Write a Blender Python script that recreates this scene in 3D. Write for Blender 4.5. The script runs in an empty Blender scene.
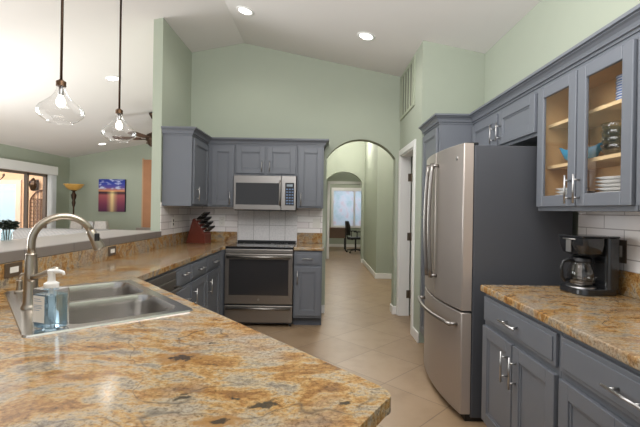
import bpy, bmesh, math, random
from mathutils import Matrix, Vector
random.seed(7)
PI = math.pi
SC = bpy.context.scene
COL = SC.collection

# ------------------------------------------------------------------ camera
cam_data = bpy.data.cameras.new('camera')
cam_data.sensor_width = 36.0
cam_data.lens = 22.5
cam_data.shift_x = -1.0 / 640
cam_data.shift_y = -3.5 / 640
cam_data.clip_start = 0.02
cam = bpy.data.objects.new('camera', cam_data)
COL.objects.link(cam)
cam.matrix_world = Matrix.Translation((0, 0, 1.345)) @ Matrix.Rotation(PI / 2, 4, 'X') @ Matrix.Rotation(math.radians(0.9), 4, 'Z')
SC.camera = cam

# ------------------------------------------------------------------ world, light, exposure
world = bpy.data.worlds.new('daylight')
SC.world = world
world.use_nodes = True
bg = world.node_tree.nodes['Background']
bg.inputs['Color'].default_value = (0.90, 0.95, 1.0, 1)
bg.inputs['Strength'].default_value = 0.45


def area_light(name, loc, target, size, energy, col=(1, 1, 1), size_y=None):
    d = bpy.data.lights.new(name, 'AREA')
    d.energy = energy
    d.color = col
    d.size = size
    if size_y:
        d.shape = 'RECTANGLE'
        d.size_y = size_y
    o = bpy.data.objects.new(name, d)
    COL.objects.link(o)
    o.location = loc
    o.rotation_euler = (Vector(target) - Vector(loc)).to_track_quat('-Z', 'Y').to_euler()
    return o


def lamp_light(name, loc, energy, radius=0.06, col=(1.0, 0.96, 0.91), spot=None):
    d = bpy.data.lights.new(name, 'SPOT' if spot else 'POINT')
    d.energy = energy
    d.color = col
    d.shadow_soft_size = radius
    if spot:
        d.spot_size = spot
        d.spot_blend = 0.6
    o = bpy.data.objects.new(name, d)
    COL.objects.link(o)
    o.location = loc
    return o


# unseen area fills added to brighten kitchen and living room; outdoor daylight for patio
area_light('rear_fill', (-1.6, -2.4, 1.6), (-1.3, 4.0, 2.2), 4.6, 8, (0.94, 0.97, 1.0), 2.3)  # added soft fill behind the viewpoint
area_light('living_side_fill', (-5.9, 3.3, 1.5), (1.6, 1.9, 1.0), 3.2, 215, (0.93, 0.97, 1.0), 2.0)  # added side fill for the cabinets facing left
area_light('living_far_wall_fill', (-4.4, 3.9, 1.3), (-4.5, 9.0, 1.5), 2.6, 52, (0.94, 0.97, 1.0), 1.5)  # added fill standing mid-room, aimed at the far wall
area_light('patio_daylight', (-8.6, 8.4, 3.0), (-8.4, 11.2, 1.2), 2.6, 230, (1.0, 0.98, 0.96), 1.6)
area_light('living_low_fill', (-3.9, 7.45, 0.6), (-3.9, 7.5, 3.0), 2.2, 13, (0.93, 0.96, 1.0), 0.5)  # added fill hidden below the ledge, apart from the floor lamp
# added fills: one soft overhead for the kitchen, two thrown up at the vault
area_light('kitchen_overhead_fill', (0.1, 1.9, 2.95), (0.1, 4.6, 0.2), 2.0, 60, (0.97, 0.98, 1.0), 2.0)  # added overhead fill without a fixture
area_light('kitchen_vault_fill', (0.2, -0.6, 1.5), (0.2, -0.55, 4.0), 1.8, 125, (0.90, 0.95, 1.0), 1.8)  # added fill behind the viewpoint, bounced off the ceiling
area_light('living_vault_fill', (-4.0, 3.4, 0.9), (-3.9, 3.6, 3.2), 3.2, 40, (0.90, 0.95, 1.0), 3.0)  # added out-of-view fill aimed at the living room ceiling
area_light('office_daylight', (1.1, 15.6, 1.8), (1.0, 14.0, 1.3), 1.8, 20, (0.93, 0.97, 1.0), 1.6)
# point fills added to brighten the hall and the room at its end
lamp_light('hall_fill_light', (0.75, 7.0, 3.05), 62, 0.35, (1.0, 0.97, 0.93))
lamp_light('hall_fill_light', (0.6, 9.3, 3.05), 44, 0.3, (1.0, 0.97, 0.93))
lamp_light('hall_fill_light', (0.7, 10.75, 2.95), 7, 0.1, (1.0, 0.97, 0.93))
lamp_light('office_fill_light', (0.6, 13.0, 2.45), 40, 0.1, (1.0, 0.96, 0.9))

SC.view_settings.view_transform = 'Standard'
SC.view_settings.look = 'None'
SC.view_settings.exposure = 0.16
SC.view_settings.gamma = 1.0
SC.view_settings.use_curve_mapping = False


# ------------------------------------------------------------------ materials
def lin(c):
    return tuple((x / 255 / 12.92) if x / 255 <= 0.04045 else ((x / 255 + 0.055) / 1.055) ** 2.4 for x in c)


def L4(c):
    return lin(c) + (1.0,)


def new_mat(name):
    m = bpy.data.materials.new(name)
    m.use_nodes = True
    nt = m.node_tree
    b = nt.nodes['Principled BSDF']
    return m, nt, b


def N(nt, kind, **kw):
    n = nt.nodes.new(kind)
    for k, v in kw.items():
        setattr(n, k, v)
    return n


def plain(name, rgb, rough=0.5, metal=0.0, var=0.0, scale=6.0, bump=0.0, bscale=200.0, coat=0.0, spec=None, aniso=0.0):
    m, nt, b = new_mat(name)
    b.inputs['Roughness'].default_value = rough
    b.inputs['Metallic'].default_value = metal
    if coat:
        b.inputs['Coat Weight'].default_value = coat
        b.inputs['Coat Roughness'].default_value = 0.08
    if spec is not None:
        b.inputs['Specular IOR Level'].default_value = spec
    tc = N(nt, 'ShaderNodeTexCoord')
    nz = N(nt, 'ShaderNodeTexNoise')
    nz.inputs['Scale'].default_value = scale
    nz.inputs['Detail'].default_value = 4
    nt.links.new(tc.outputs['Object'], nz.inputs['Vector'])
    mx = N(nt, 'ShaderNodeMix', data_type='RGBA')
    c = lin(rgb)
    mx.inputs[6].default_value = tuple(x * (1 - var) for x in c) + (1,)
    mx.inputs[7].default_value = tuple(min(1, x * (1 + var)) for x in c) + (1,)
    nt.links.new(nz.outputs['Fac'], mx.inputs[0])
    nt.links.new(mx.outputs[2], b.inputs['Base Color'])
    if bump:
        n2 = N(nt, 'ShaderNodeTexNoise')
        n2.inputs['Scale'].default_value = bscale
        nt.links.new(tc.outputs['Object'], n2.inputs['Vector'])
        bp = N(nt, 'ShaderNodeBump')
        bp.inputs['Strength'].default_value = bump
        bp.inputs['Distance'].default_value = 0.002
        nt.links.new(n2.outputs['Fac'], bp.inputs['Height'])
        nt.links.new(bp.outputs['Normal'], b.inputs['Normal'])
    return m


def brushed(name, rgb, rough=0.3, axis=(1, 1, 60), metal=1.0):
    m, nt, b = new_mat(name)
    b.inputs['Metallic'].default_value = metal
    tc = N(nt, 'ShaderNodeTexCoord')
    mp = N(nt, 'ShaderNodeMapping')
    mp.inputs['Scale'].default_value = axis
    nz = N(nt, 'ShaderNodeTexNoise')
    nz.inputs['Scale'].default_value = 12
    nz.inputs['Detail'].default_value = 3
    nt.links.new(tc.outputs['Object'], mp.inputs['Vector'])
    nt.links.new(mp.outputs['Vector'], nz.inputs['Vector'])
    mx = N(nt, 'ShaderNodeMix', data_type='RGBA')
    c = lin(rgb)
    mx.inputs[6].default_value = tuple(x * 0.93 for x in c) + (1,)
    mx.inputs[7].default_value = tuple(min(1, x * 1.07) for x in c) + (1,)
    nt.links.new(nz.outputs['Fac'], mx.inputs[0])
    nt.links.new(mx.outputs[2], b.inputs['Base Color'])
    mr = N(nt, 'ShaderNodeMapRange')
    mr.inputs['To Min'].default_value = rough * 0.85
    mr.inputs['To Max'].default_value = rough * 1.15
    nt.links.new(nz.outputs['Fac'], mr.inputs['Value'])
    nt.links.new(mr.outputs['Result'], b.inputs['Roughness'])
    return m


def emissive(name, rgb, strength):
    m, nt, b = new_mat(name)
    b.inputs['Base Color'].default_value = L4(rgb)
    b.inputs['Emission Color'].default_value = L4(rgb)
    b.inputs['Emission Strength'].default_value = strength
    return m


def thin_glass(name, tint=(1, 1, 1), ior=1.45, boost=1.0, rough=0.0):
    m = bpy.data.materials.new(name)
    m.use_nodes = True
    nt = m.node_tree
    nt.nodes.clear()
    out = N(nt, 'ShaderNodeOutputMaterial')
    tr = N(nt, 'ShaderNodeBsdfTransparent')
    tr.inputs['Color'].default_value = tint + (1,)
    gl = N(nt, 'ShaderNodeBsdfGlossy')
    gl.inputs['Roughness'].default_value = rough
    fr = N(nt, 'ShaderNodeFresnel')
    # a thin sheet reflects the same from both of its faces
    gm = N(nt, 'ShaderNodeNewGeometry')
    mi = N(nt, 'ShaderNodeMix', data_type='FLOAT')
    mi.inputs[2].default_value = ior
    mi.inputs[3].default_value = 1.0 / ior
    nt.links.new(gm.outputs['Backfacing'], mi.inputs[0])
    nt.links.new(mi.outputs[0], fr.inputs['IOR'])
    mu = N(nt, 'ShaderNodeMath', operation='MULTIPLY', use_clamp=True)
    mu.inputs[1].default_value = boost
    nt.links.new(fr.outputs['Fac'], mu.inputs[0])
    mx = N(nt, 'ShaderNodeMixShader')
    nt.links.new(mu.outputs[0], mx.inputs['Fac'])
    nt.links.new(tr.outputs[0], mx.inputs[1])
    nt.links.new(gl.outputs[0], mx.inputs[2])
    nt.links.new(mx.outputs[0], out.inputs['Surface'])
    return m


def ramp(nt, stops):
    r = N(nt, 'ShaderNodeValToRGB')
    el = r.color_ramp.elements
    while len(el) < len(stops):
        el.new(0.5)
    for e, (p, c) in zip(el, stops):
        e.position = p
        e.color = c if len(c) == 4 else L4(c)
    return r


def granite(name, blotches=()):
    m, nt, b = new_mat(name)
    lk = nt.links.new
    tc = N(nt, 'ShaderNodeTexCoord')
    # warp the coordinates so that the bands swirl
    wn = N(nt, 'ShaderNodeTexNoise')
    wn.inputs['Scale'].default_value = 2.6
    wn.inputs['Detail'].default_value = 4
    lk(tc.outputs['Object'], wn.inputs['Vector'])
    ws = N(nt, 'ShaderNodeVectorMath', operation='SCALE')
    ws.inputs['Scale'].default_value = 0.26
    lk(wn.outputs['Color'], ws.inputs[0])
    wa = N(nt, 'ShaderNodeVectorMath', operation='ADD')
    lk(tc.outputs['Object'], wa.inputs[0])
    lk(ws.outputs[0], wa.inputs[1])
    mp = N(nt, 'ShaderNodeMapping')
    mp.inputs['Rotation'].default_value = (0, 0, math.radians(25))
    mp.inputs['Scale'].default_value = (2.2, 5.0, 3.0)
    lk(wa.outputs[0], mp.inputs['Vector'])
    n1 = N(nt, 'ShaderNodeTexNoise')
    n1.inputs['Scale'].default_value = 2.9
    n1.inputs['Detail'].default_value = 9
    n1.inputs['Roughness'].default_value = 0.74
    lk(mp.outputs[0], n1.inputs['Vector'])
    r1 = ramp(nt, [(0.32, (112, 100, 90)), (0.40, (146, 134, 119)), (0.46, (176, 159, 132)),
                   (0.51, (182, 146, 94)), (0.57, (158, 114, 62)), (0.66, (116, 80, 48))])
    lk(n1.outputs['Fac'], r1.inputs['Fac'])
    # broad grey-cream clouds
    n2 = N(nt, 'ShaderNodeTexNoise')
    n2.inputs['Scale'].default_value = 3.2
    n2.inputs['Detail'].default_value = 6
    n2.inputs['Distortion'].default_value = 0.8
    lk(wa.outputs[0], n2.inputs['Vector'])
    r2 = ramp(nt, [(0.50, (0, 0, 0, 1)), (0.66, (0.75, 0.75, 0.75, 1))])
    lk(n2.outputs['Fac'], r2.inputs['Fac'])
    m1 = N(nt, 'ShaderNodeMix', data_type='RGBA')
    lk(r2.outputs['Color'], m1.inputs[0])
    lk(r1.outputs['Color'], m1.inputs[6])
    m1.inputs[7].default_value = L4((166, 156, 142))
    # crystals: fine speckle
    n3 = N(nt, 'ShaderNodeTexNoise')
    n3.inputs['Scale'].default_value = 80
    n3.inputs['Detail'].default_value = 4
    n3.inputs['Roughness'].default_value = 0.82
    lk(tc.outputs['Object'], n3.inputs['Vector'])
    r3 = ramp(nt, [(0.33, (0.22, 0.17, 0.13, 1)), (0.43, (0.62, 0.57, 0.52, 1)), (0.52, (0.88, 0.86, 0.84, 1)), (0.66, (1.1, 1.1, 1.08, 1))])
    lk(n3.outputs['Fac'], r3.inputs['Fac'])
    m2 = N(nt, 'ShaderNodeMix', data_type='RGBA', blend_type='MULTIPLY')
    m2.inputs[0].default_value = 0.85
    lk(m1.outputs[2], m2.inputs[6])
    lk(r3.outputs['Color'], m2.inputs[7])
    # dark grey veins: the ridge of a warped noise
    n4 = N(nt, 'ShaderNodeTexNoise')
    n4.inputs['Scale'].default_value = 1.7
    n4.inputs['Detail'].default_value = 3
    n4.inputs['Distortion'].default_value = 0.2
    lk(wa.outputs[0], n4.inputs['Vector'])
    s4 = N(nt, 'ShaderNodeMath', operation='SUBTRACT')
    s4.inputs[1].default_value = 0.5
    lk(n4.outputs['Fac'], s4.inputs[0])
    a4 = N(nt, 'ShaderNodeMath', operation='ABSOLUTE')
    lk(s4.outputs[0], a4.inputs[0])
    r4 = ramp(nt, [(0.0, (0.7, 0.7, 0.7, 1)), (0.0015, (0.5, 0.5, 0.5, 1)), (0.0045, (0, 0, 0, 1))])
    lk(a4.outputs[0], r4.inputs['Fac'])
    # veins come and go
    n5 = N(nt, 'ShaderNodeTexNoise')
    n5.inputs['Scale'].default_value = 5
    n5.inputs['Detail'].default_value = 5
    lk(tc.outputs['Object'], n5.inputs['Vector'])
    r5 = ramp(nt, [(0.48, (0, 0, 0, 1)), (0.57, (1, 1, 1, 1))])
    lk(n5.outputs['Fac'], r5.inputs['Fac'])
    mv = N(nt, 'ShaderNodeMath', operation='MULTIPLY')
    lk(r4.outputs['Color'], mv.inputs[0])
    lk(r5.outputs['Color'], mv.inputs[1])
    m3 = N(nt, 'ShaderNodeMix', data_type='RGBA')
    lk(mv.outputs[0], m3.inputs[0])
    lk(m2.outputs[2], m3.inputs[6])
    m3.inputs[7].default_value = L4((74, 64, 58))
    # scattered brown flecks
    n6 = N(nt, 'ShaderNodeTexNoise')
    n6.inputs['Scale'].default_value = 12
    n6.inputs['Detail'].default_value = 7
    n6.inputs['Roughness'].default_value = 0.7
    lk(wa.outputs[0], n6.inputs['Vector'])
    r6 = ramp(nt, [(0.64, (0, 0, 0, 1)), (0.74, (0.6, 0.6, 0.6, 1))])
    lk(n6.outputs['Fac'], r6.inputs['Fac'])
    m4 = N(nt, 'ShaderNodeMix', data_type='RGBA')
    lk(r6.outputs['Color'], m4.inputs[0])
    lk(m3.outputs[2], m4.inputs[6])
    m4.inputs[7].default_value = L4((104, 62, 30))
    last = m4.outputs[2]
    # the slab's own dark mineral knots, each with a rust halo
    for (bx, by, rx, ry, ang, halo) in blotches:
        mb = N(nt, 'ShaderNodeMapping')
        mb.vector_type = 'TEXTURE'
        mb.inputs['Location'].default_value = (bx, by, 0)
        mb.inputs['Rotation'].default_value = (0, 0, ang)
        mb.inputs['Scale'].default_value = (rx, ry, 100)
        lk(tc.outputs['Object'], mb.inputs['Vector'])
        ln = N(nt, 'ShaderNodeVectorMath', operation='LENGTH')
        lk(mb.outputs[0], ln.inputs[0])
        nb = N(nt, 'ShaderNodeTexNoise')
        nb.inputs['Scale'].default_value = 55
        nb.inputs['Detail'].default_value = 9
        lk(tc.outputs['Object'], nb.inputs['Vector'])
        ad = N(nt, 'ShaderNodeMath', operation='MULTIPLY_ADD')
        ad.inputs[1].default_value = 2.4
        lk(nb.outputs['Fac'], ad.inputs[0])
        lk(ln.outputs['Value'], ad.inputs[2])
        if halo:
            rh = ramp(nt, [(0.0, (0.85, 0.85, 0.85, 1)), (0.58, (0.8, 0.8, 0.8, 1)), (0.74, (0, 0, 0, 1))])
            dv0 = N(nt, 'ShaderNodeMath', operation='MULTIPLY')
            dv0.inputs[1].default_value = 0.235
            lk(ad.outputs[0], dv0.inputs[0])
            lk(dv0.outputs[0], rh.inputs['Fac'])
            mh = N(nt, 'ShaderNodeMix', data_type='RGBA')
            lk(rh.outputs['Color'], mh.inputs[0])
            lk(last, mh.inputs[6])
            mh.inputs[7].default_value = L4((150, 108, 58))
            last = mh.outputs[2]
        dv = N(nt, 'ShaderNodeMath', operation='MULTIPLY')
        dv.inputs[1].default_value = 0.36
        lk(ad.outputs[0], dv.inputs[0])
        rb = ramp(nt, [(0.0, (0.95, 0.95, 0.95, 1)), (0.62, (0.9, 0.9, 0.9, 1)), (0.74, (0, 0, 0, 1))])
        lk(dv.outputs[0], rb.inputs['Fac'])
        mk = N(nt, 'ShaderNodeMix', data_type='RGBA')
        lk(rb.outputs['Color'], mk.inputs[0])
        lk(last, mk.inputs[6])
        mk.inputs[7].default_value = L4((48, 38, 32))
        last = mk.outputs[2]
    lk(last, b.inputs['Base Color'])
    b.inputs['Roughness'].default_value = 0.13
    b.inputs['Specular IOR Level'].default_value = 0.5
    return m


def brick(name, axis, bw, bh, c1, c2, mortar, msize=0.02, offset=0.5, rough=0.25, bump=0.3, ox=0.0, oz=0.0):
    """glazed tile laid on a vertical wall; axis 0: wall runs along X, 1: along Y"""
    m, nt, b = new_mat(name)
    lk = nt.links.new
    tc = N(nt, 'ShaderNodeTexCoord')
    sp = N(nt, 'ShaderNodeSeparateXYZ')
    lk(tc.outputs['Object'], sp.inputs[0])
    cb = N(nt, 'ShaderNodeCombineXYZ')
    aox = N(nt, 'ShaderNodeMath', operation='ADD')
    aox.inputs[1].default_value = ox
    lk(sp.outputs[axis], aox.inputs[0])
    aoz = N(nt, 'ShaderNodeMath', operation='ADD')
    aoz.inputs[1].default_value = oz
    lk(sp.outputs[2], aoz.inputs[0])
    lk(aox.outputs[0], cb.inputs[0])
    lk(aoz.outputs[0], cb.inputs[1])
    br = N(nt, 'ShaderNodeTexBrick')
    br.offset = offset
    br.inputs['Color1'].default_value = L4(c1)
    br.inputs['Color2'].default_value = L4(c2)
    br.inputs['Mortar'].default_value = L4(mortar)
    br.inputs['Scale'].default_value = 1.0
    br.inputs['Mortar Size'].default_value = msize
    br.inputs['Mortar Smooth'].default_value = 0.1
    br.inputs['Brick Width'].default_value = bw
    br.inputs['Row Height'].default_value = bh
    lk(cb.outputs[0], br.inputs['Vector'])
    lk(br.outputs['Color'], b.inputs['Base Color'])
    bp = N(nt, 'ShaderNodeBump')
    bp.invert = True
    bp.inputs['Strength'].default_value = bump
    bp.inputs['Distance'].default_value = 0.004
    lk(br.outputs['Fac'], bp.inputs['Height'])
    lk(bp.outputs['Normal'], b.inputs['Normal'])
    b.inputs['Roughness'].default_value = rough
    return m, nt, b, br


def floor_mat():
    m, nt, b = new_mat('travertine_floor_tile')
    lk = nt.links.new
    tc = N(nt, 'ShaderNodeTexCoord')
    mp = N(nt, 'ShaderNodeMapping')
    mp.inputs['Rotation'].default_value = (0, 0, -PI / 4)
    # line phases in the 45-degree frame
    mp.inputs['Location'].default_value = (-5.13 / math.sqrt(2), -2.605 / math.sqrt(2), 0)
    lk(tc.outputs['Object'], mp.inputs['Vector'])
    br = N(nt, 'ShaderNodeTexBrick')
    br.offset = 0.0
    br.inputs['Color1'].default_value = L4((162, 137, 109))
    br.inputs['Color2'].default_value = L4((155, 130, 102))
    br.inputs['Mortar'].default_value = L4((128, 106, 84))
    br.inputs['Scale'].default_value = 1.0
    br.inputs['Mortar Size'].default_value = 0.005
    br.inputs['Mortar Smooth'].default_value = 0.3
    br.inputs['Brick Width'].default_value = 0.527
    br.inputs['Row Height'].default_value = 0.527
    lk(mp.outputs[0], br.inputs['Vector'])
    nz = N(nt, 'ShaderNodeTexNoise')
    nz.inputs['Scale'].default_value = 4.5
    nz.inputs['Detail'].default_value = 8
    nz.inputs['Roughness'].default_value = 0.6
    lk(tc.outputs['Object'], nz.inputs['Vector'])
    rp = ramp(nt, [(0.3, (0.80, 0.77, 0.73, 1)), (0.5, (0.95, 0.94, 0.92, 1)), (0.7, (1, 1, 1, 1))])
    lk(nz.outputs['Fac'], rp.inputs['Fac'])
    mx = N(nt, 'ShaderNodeMix', data_type='RGBA', blend_type='MULTIPLY')
    mx.inputs[0].default_value = 0.9
    lk(br.outputs['Color'], mx.inputs[6])
    lk(rp.outputs['Color'], mx.inputs[7])
    lk(mx.outputs[2], b.inputs['Base Color'])
    bp = N(nt, 'ShaderNodeBump')
    bp.invert = True
    bp.inputs['Strength'].default_value = 0.25
    bp.inputs['Distance'].default_value = 0.003
    lk(br.outputs['Fac'], bp.inputs['Height'])
    lk(bp.outputs['Normal'], b.inputs['Normal'])
    b.inputs['Roughness'].default_value = 0.38
    return m


M = {}
M['wall'] = plain('sage_wall_paint', (168, 174, 157), 0.85, var=0.02, bump=0.15, bscale=160)
M['ceiling'] = plain('ceiling_paint', (222, 217, 212), 0.9, var=0.01, bump=0.2, bscale=120)
M['white'] = plain('white_trim_paint', (232, 230, 226), 0.4, var=0.01)
M['floor'] = floor_mat()
M['cab'] = plain('slate_grey_cabinet_paint', (104, 107, 113), 0.42, var=0.025, scale=9, bump=0.05, bscale=90)
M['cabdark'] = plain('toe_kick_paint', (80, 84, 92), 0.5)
M['cabwood'] = plain('maple_cabinet_interior', (206, 164, 112), 0.5, var=0.08, scale=14)
M['shelf'] = plain('maple_shelf', (226, 194, 146), 0.45, var=0.05, scale=14)
M['nickel'] = brushed('brushed_nickel', (182, 180, 178), 0.34)
M['faucet'] = plain('brushed_faucet_nickel', (176, 166, 152), 0.28, metal=1.0, var=0.03)
M['steel'] = brushed('stainless_steel', (150, 145, 140), 0.36, (1, 60, 60))
M['sinksteel'] = brushed('sink_stainless', (192, 188, 184), 0.24, (20, 1, 1), 1.0)
M['fridge'] = brushed('slate_stainless', (176, 167, 160), 0.40, (60, 60, 1), 0.75)
M['fridgeedge'] = plain('fridge_door_edge', (182, 168, 156), 0.4, metal=0.5)
M['casegrey'] = plain('fridge_case_grey', (70, 71, 75), 0.5, var=0.04, scale=3, bump=0.1, bscale=250)
M['rangesteel'] = brushed('range_stainless', (150, 144, 138), 0.34, (1, 60, 60), 0.9)
M['blackglass'] = plain('black_oven_glass', (48, 47, 48), 0.10)
M['cooktop'] = plain('black_ceramic_cooktop', (30, 29, 30), 0.12)
M['black'] = plain('black_plastic', (24, 24, 25), 0.35)
M['satinblack'] = plain('satin_black_plastic', (34, 35, 37), 0.22, coat=0.4)
M['bronze'] = plain('oil_rubbed_bronze', (66, 50, 38), 0.38, metal=0.8, var=0.1)
M['copper'] = plain('aged_copper', (96, 72, 52), 0.35, metal=0.8, var=0.15, scale=40)
M['glass'] = thin_glass('clear_glass', (1, 1, 1), 1.5, 1.1)
M['pendglass'] = thin_glass('pendant_glass', (0.985, 0.985, 0.985), 1.5, 1.5)
M['carafe'] = thin_glass('carafe_glass', (0.72, 0.70, 0.68), 1.6, 1.5)
M['lens'] = emissive('lit_lamp_lens', (255, 250, 240), 6)
M['bulb'] = emissive('lit_bulb', (255, 246, 232), 4)
M['ledge'] = plain('grey_ledge_tile', (120, 112, 106), 0.3, var=0.08, scale=5)
M['sofa'] = plain('pale_grey_upholstery', (176, 172, 168), 0.95, var=0.08, scale=30, bump=0.5, bscale=60)
M['peach'] = plain('peach_stucco', (226, 184, 148), 0.9, var=0.04)
M['terra'] = plain('terracotta_wood', (180, 126, 88), 0.6, var=0.14, scale=5)
M['iron'] = plain('rusty_wrought_iron', (104, 72, 54), 0.6, metal=0.3, var=0.2)
M['leaf'] = plain('dark_foliage', (40, 50, 36), 0.7, var=0.4, scale=60)
M['cherry'] = plain('cherry_wood', (104, 48, 36), 0.35, var=0.2, scale=22)
M['amber'] = plain('amber_lamp_glass', (206, 160, 84), 0.3, var=0.2, scale=12)
M['plate'] = plain('white_switch_plastic', (226, 222, 214), 0.4)
M['bronzeplate'] = plain('bronze_cover_plate', (112, 98, 84), 0.38, metal=0.6)
M['dish'] = plain('white_porcelain', (232, 230, 226), 0.2)
M['bluedish'] = plain('turquoise_glaze', (62, 140, 172), 0.15, var=0.1)
M['mug'] = plain('dark_stoneware', (44, 44, 46), 0.3)
M['desk'] = plain('walnut_desk', (116, 88, 70), 0.45, var=0.15, scale=10)
M['dust'] = plain('grey_louvre_paint', (166, 172, 150), 0.7)
M['slot'] = plain('dark_slot', (20, 20, 20), 0.8)
M['pumpwhite'] = plain('white_pump_plastic', (236, 234, 230), 0.35)
M['armfab'] = plain('cream_patterned_fabric', (178, 170, 162), 0.95, var=0.3, scale=28)

M['blind'] = plain('translucent_blind_vinyl', (240, 240, 238), 0.6)
_n = M['blind'].node_tree
_t = N(_n, 'ShaderNodeBsdfTranslucent')
_t.inputs['Color'].default_value = (0.9, 0.9, 0.9, 1)
_m = N(_n, 'ShaderNodeMixShader')
_m.inputs['Fac'].default_value = 0.5
_n.links.new(_n.nodes['Principled BSDF'].outputs[0], _m.inputs[1])
_n.links.new(_t.outputs[0], _m.inputs[2])
_n.links.new(_m.outputs[0], _n.nodes['Material Output'].inputs['Surface'])

# ------------------------------------------------------------------ mesh helpers
I4 = Matrix.Identity(4)


def BM():
    return bmesh.new()


def box(bm, x0, x1, y0, y1, z0, z1, mtx=I4):
    vs = [bm.verts.new(mtx @ Vector(p)) for p in
          ((x0, y0, z0), (x1, y0, z0), (x1, y1, z0), (x0, y1, z0), (x0, y0, z1), (x1, y0, z1), (x1, y1, z1), (x0, y1, z1))]
    for f in ((3, 2, 1, 0), (4, 5, 6, 7), (0, 1, 5, 4), (1, 2, 6, 5), (2, 3, 7, 6), (3, 0, 4, 7)):
        bm.faces.new([vs[i] for i in f])
    return bm


def prism(bm, poly, a, b, axis='z', mtx=I4):
    """extrude a simple 2-D polygon; axis z: (x,y), axis y: (x,z), axis x: (y,z)"""
    def P(p, t):
        if axis == 'z':
            v = Vector((p[0], p[1], t))
        elif axis == 'y':
            v = Vector((p[0], t, p[1]))
        else:
            v = Vector((t, p[0], p[1]))
        return mtx @ v
    lo = [bm.verts.new(P(p, a)) for p in poly]
    hi = [bm.verts.new(P(p, b)) for p in poly]
    fs = [bm.faces.new(lo), bm.faces.new(hi)]
    n = len(poly)
    for i in range(n):
        fs.append(bm.faces.new((lo[i], lo[(i + 1) % n], hi[(i + 1) % n], hi[i])))
    return bm


def tube(bm, pts, r, seg=12, caps=True, rs=None):
    pts = [Vector(p) for p in pts]
    n = len(pts)
    rings = []
    t0 = (pts[1] - pts[0]).normalized()
    up = Vector((0, 0, 1)) if abs(t0.z) < 0.9 else Vector((1, 0, 0))
    nrm = t0.cross(up).normalized()
    prev = t0
    for i, p in enumerate(pts):
        t = (pts[min(i + 1, n - 1)] - pts[max(i - 1, 0)]).normalized()
        ax = prev.cross(t)
        if ax.length > 1e-6:
            nrm = Matrix.Rotation(prev.angle(t), 3, ax.normalized()) @ nrm
        prev = t
        bi = t.cross(nrm).normalized()
        rr = rs[i] if rs else r
        rings.append([bm.verts.new(p + rr * (math.cos(2 * PI * k / seg) * nrm + math.sin(2 * PI * k / seg) * bi)) for k in range(seg)])
    for i in range(n - 1):
        for k in range(seg):
            bm.faces.new((rings[i][k], rings[i][(k + 1) % seg], rings[i + 1][(k + 1) % seg], rings[i + 1][k]))
    if caps:
        bm.faces.new(rings[0][::-1])
        bm.faces.new(rings[-1])
    return bm


def lathe(bm, prof, seg=32, mtx=I4):
    rings = []
    for r, z in prof:
        if r < 1e-5:
            rings.append([bm.verts.new(mtx @ Vector((0, 0, z)))])
        else:
            rings.append([bm.verts.new(mtx @ Vector((r * math.cos(2 * PI * k / seg), r * math.sin(2 * PI * k / seg), z))) for k in range(seg)])
    for a, b in zip(rings, rings[1:]):
        for k in range(seg):
            k2 = (k + 1) % seg
            if len(a) == 1 and len(b) == 1:
                continue
            if len(a) == 1:
                bm.faces.new((a[0], b[k], b[k2]))
            elif len(b) == 1:
                bm.faces.new((a[k], a[k2], b[0]))
            else:
                bm.faces.new((a[k], a[k2], b[k2], b[k]))
    return bm


def rrect(x0, x1, y0, y1, r, n=6):
    out = []
    for cx, cy, a0 in ((x1 - r, y1 - r, 0), (x0 + r, y1 - r, PI / 2), (x0 + r, y0 + r, PI), (x1 - r, y0 + r, 1.5 * PI)):
        for k in range(n + 1):
            a = a0 + PI / 2 * k / n
            out.append((cx + r * math.cos(a), cy + r * math.sin(a)))
    return out


def loft(bm, loops, cap0=True, cap1=True):
    rows = [[bm.verts.new(p) for p in lp] for lp in loops]
    n = len(rows[0])
    for a, b in zip(rows, rows[1:]):
        for k in range(n):
            bm.faces.new((a[k], a[(k + 1) % n], b[(k + 1) % n], b[k]))
    if cap0:
        bm.faces.new(rows[0][::-1])
    if cap1:
        bm.faces.new(rows[-1])
    return bm


def sweep(bm, path, prof, closed=False):
    """mitred sweep of profile [(out, z)] along a 2-D path; 'out' is to the right of travel"""
    n = len(path)
    rows = []
    for i in range(n):
        p = Vector(path[i])
        d0 = (p - Vector(path[i - 1])).normalized() if i > 0 else None
        d1 = (Vector(path[i + 1]) - p).normalized() if i < n - 1 else None
        d0 = d0 or d1
        d1 = d1 or d0
        n0 = Vector((d0.y, -d0.x))
        n1 = Vector((d1.y, -d1.x))
        mdir = (n0 + n1)
        mdir = mdir / max(1e-6, mdir.dot(n0))
        rows.append([bm.verts.new((p.x + mdir.x * o, p.y + mdir.y * o, z)) for o, z in prof])
    k = len(prof)
    for a, b in zip(rows, rows[1:]):
        for j in range(k):
            bm.faces.new((a[j], a[(j + 1) % k], b[(j + 1) % k], b[j]))
    bm.faces.new(rows[0][::-1])
    bm.faces.new(rows[-1])
    return bm


def obj(name, bm, mat, parent=None, bevel=0.0, smooth=False, segs=2):
    bmesh.ops.recalc_face_normals(bm, faces=bm.faces[:])
    me = bpy.data.meshes.new(name)
    bm.to_mesh(me)
    bm.free()
    me.materials.append(mat)
    if smooth:
        for p in me.polygons:
            p.use_smooth = True
    o = bpy.data.objects.new(name, me)
    COL.objects.link(o)
    if bevel:
        bv = o.modifiers.new('edge', 'BEVEL')
        bv.width = bevel
        bv.segments = segs
        bv.limit_method = 'ANGLE'
        bv.angle_limit = math.radians(40)
        bv.harden_normals = False
    if parent:
        o.parent = parent
    return o


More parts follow.
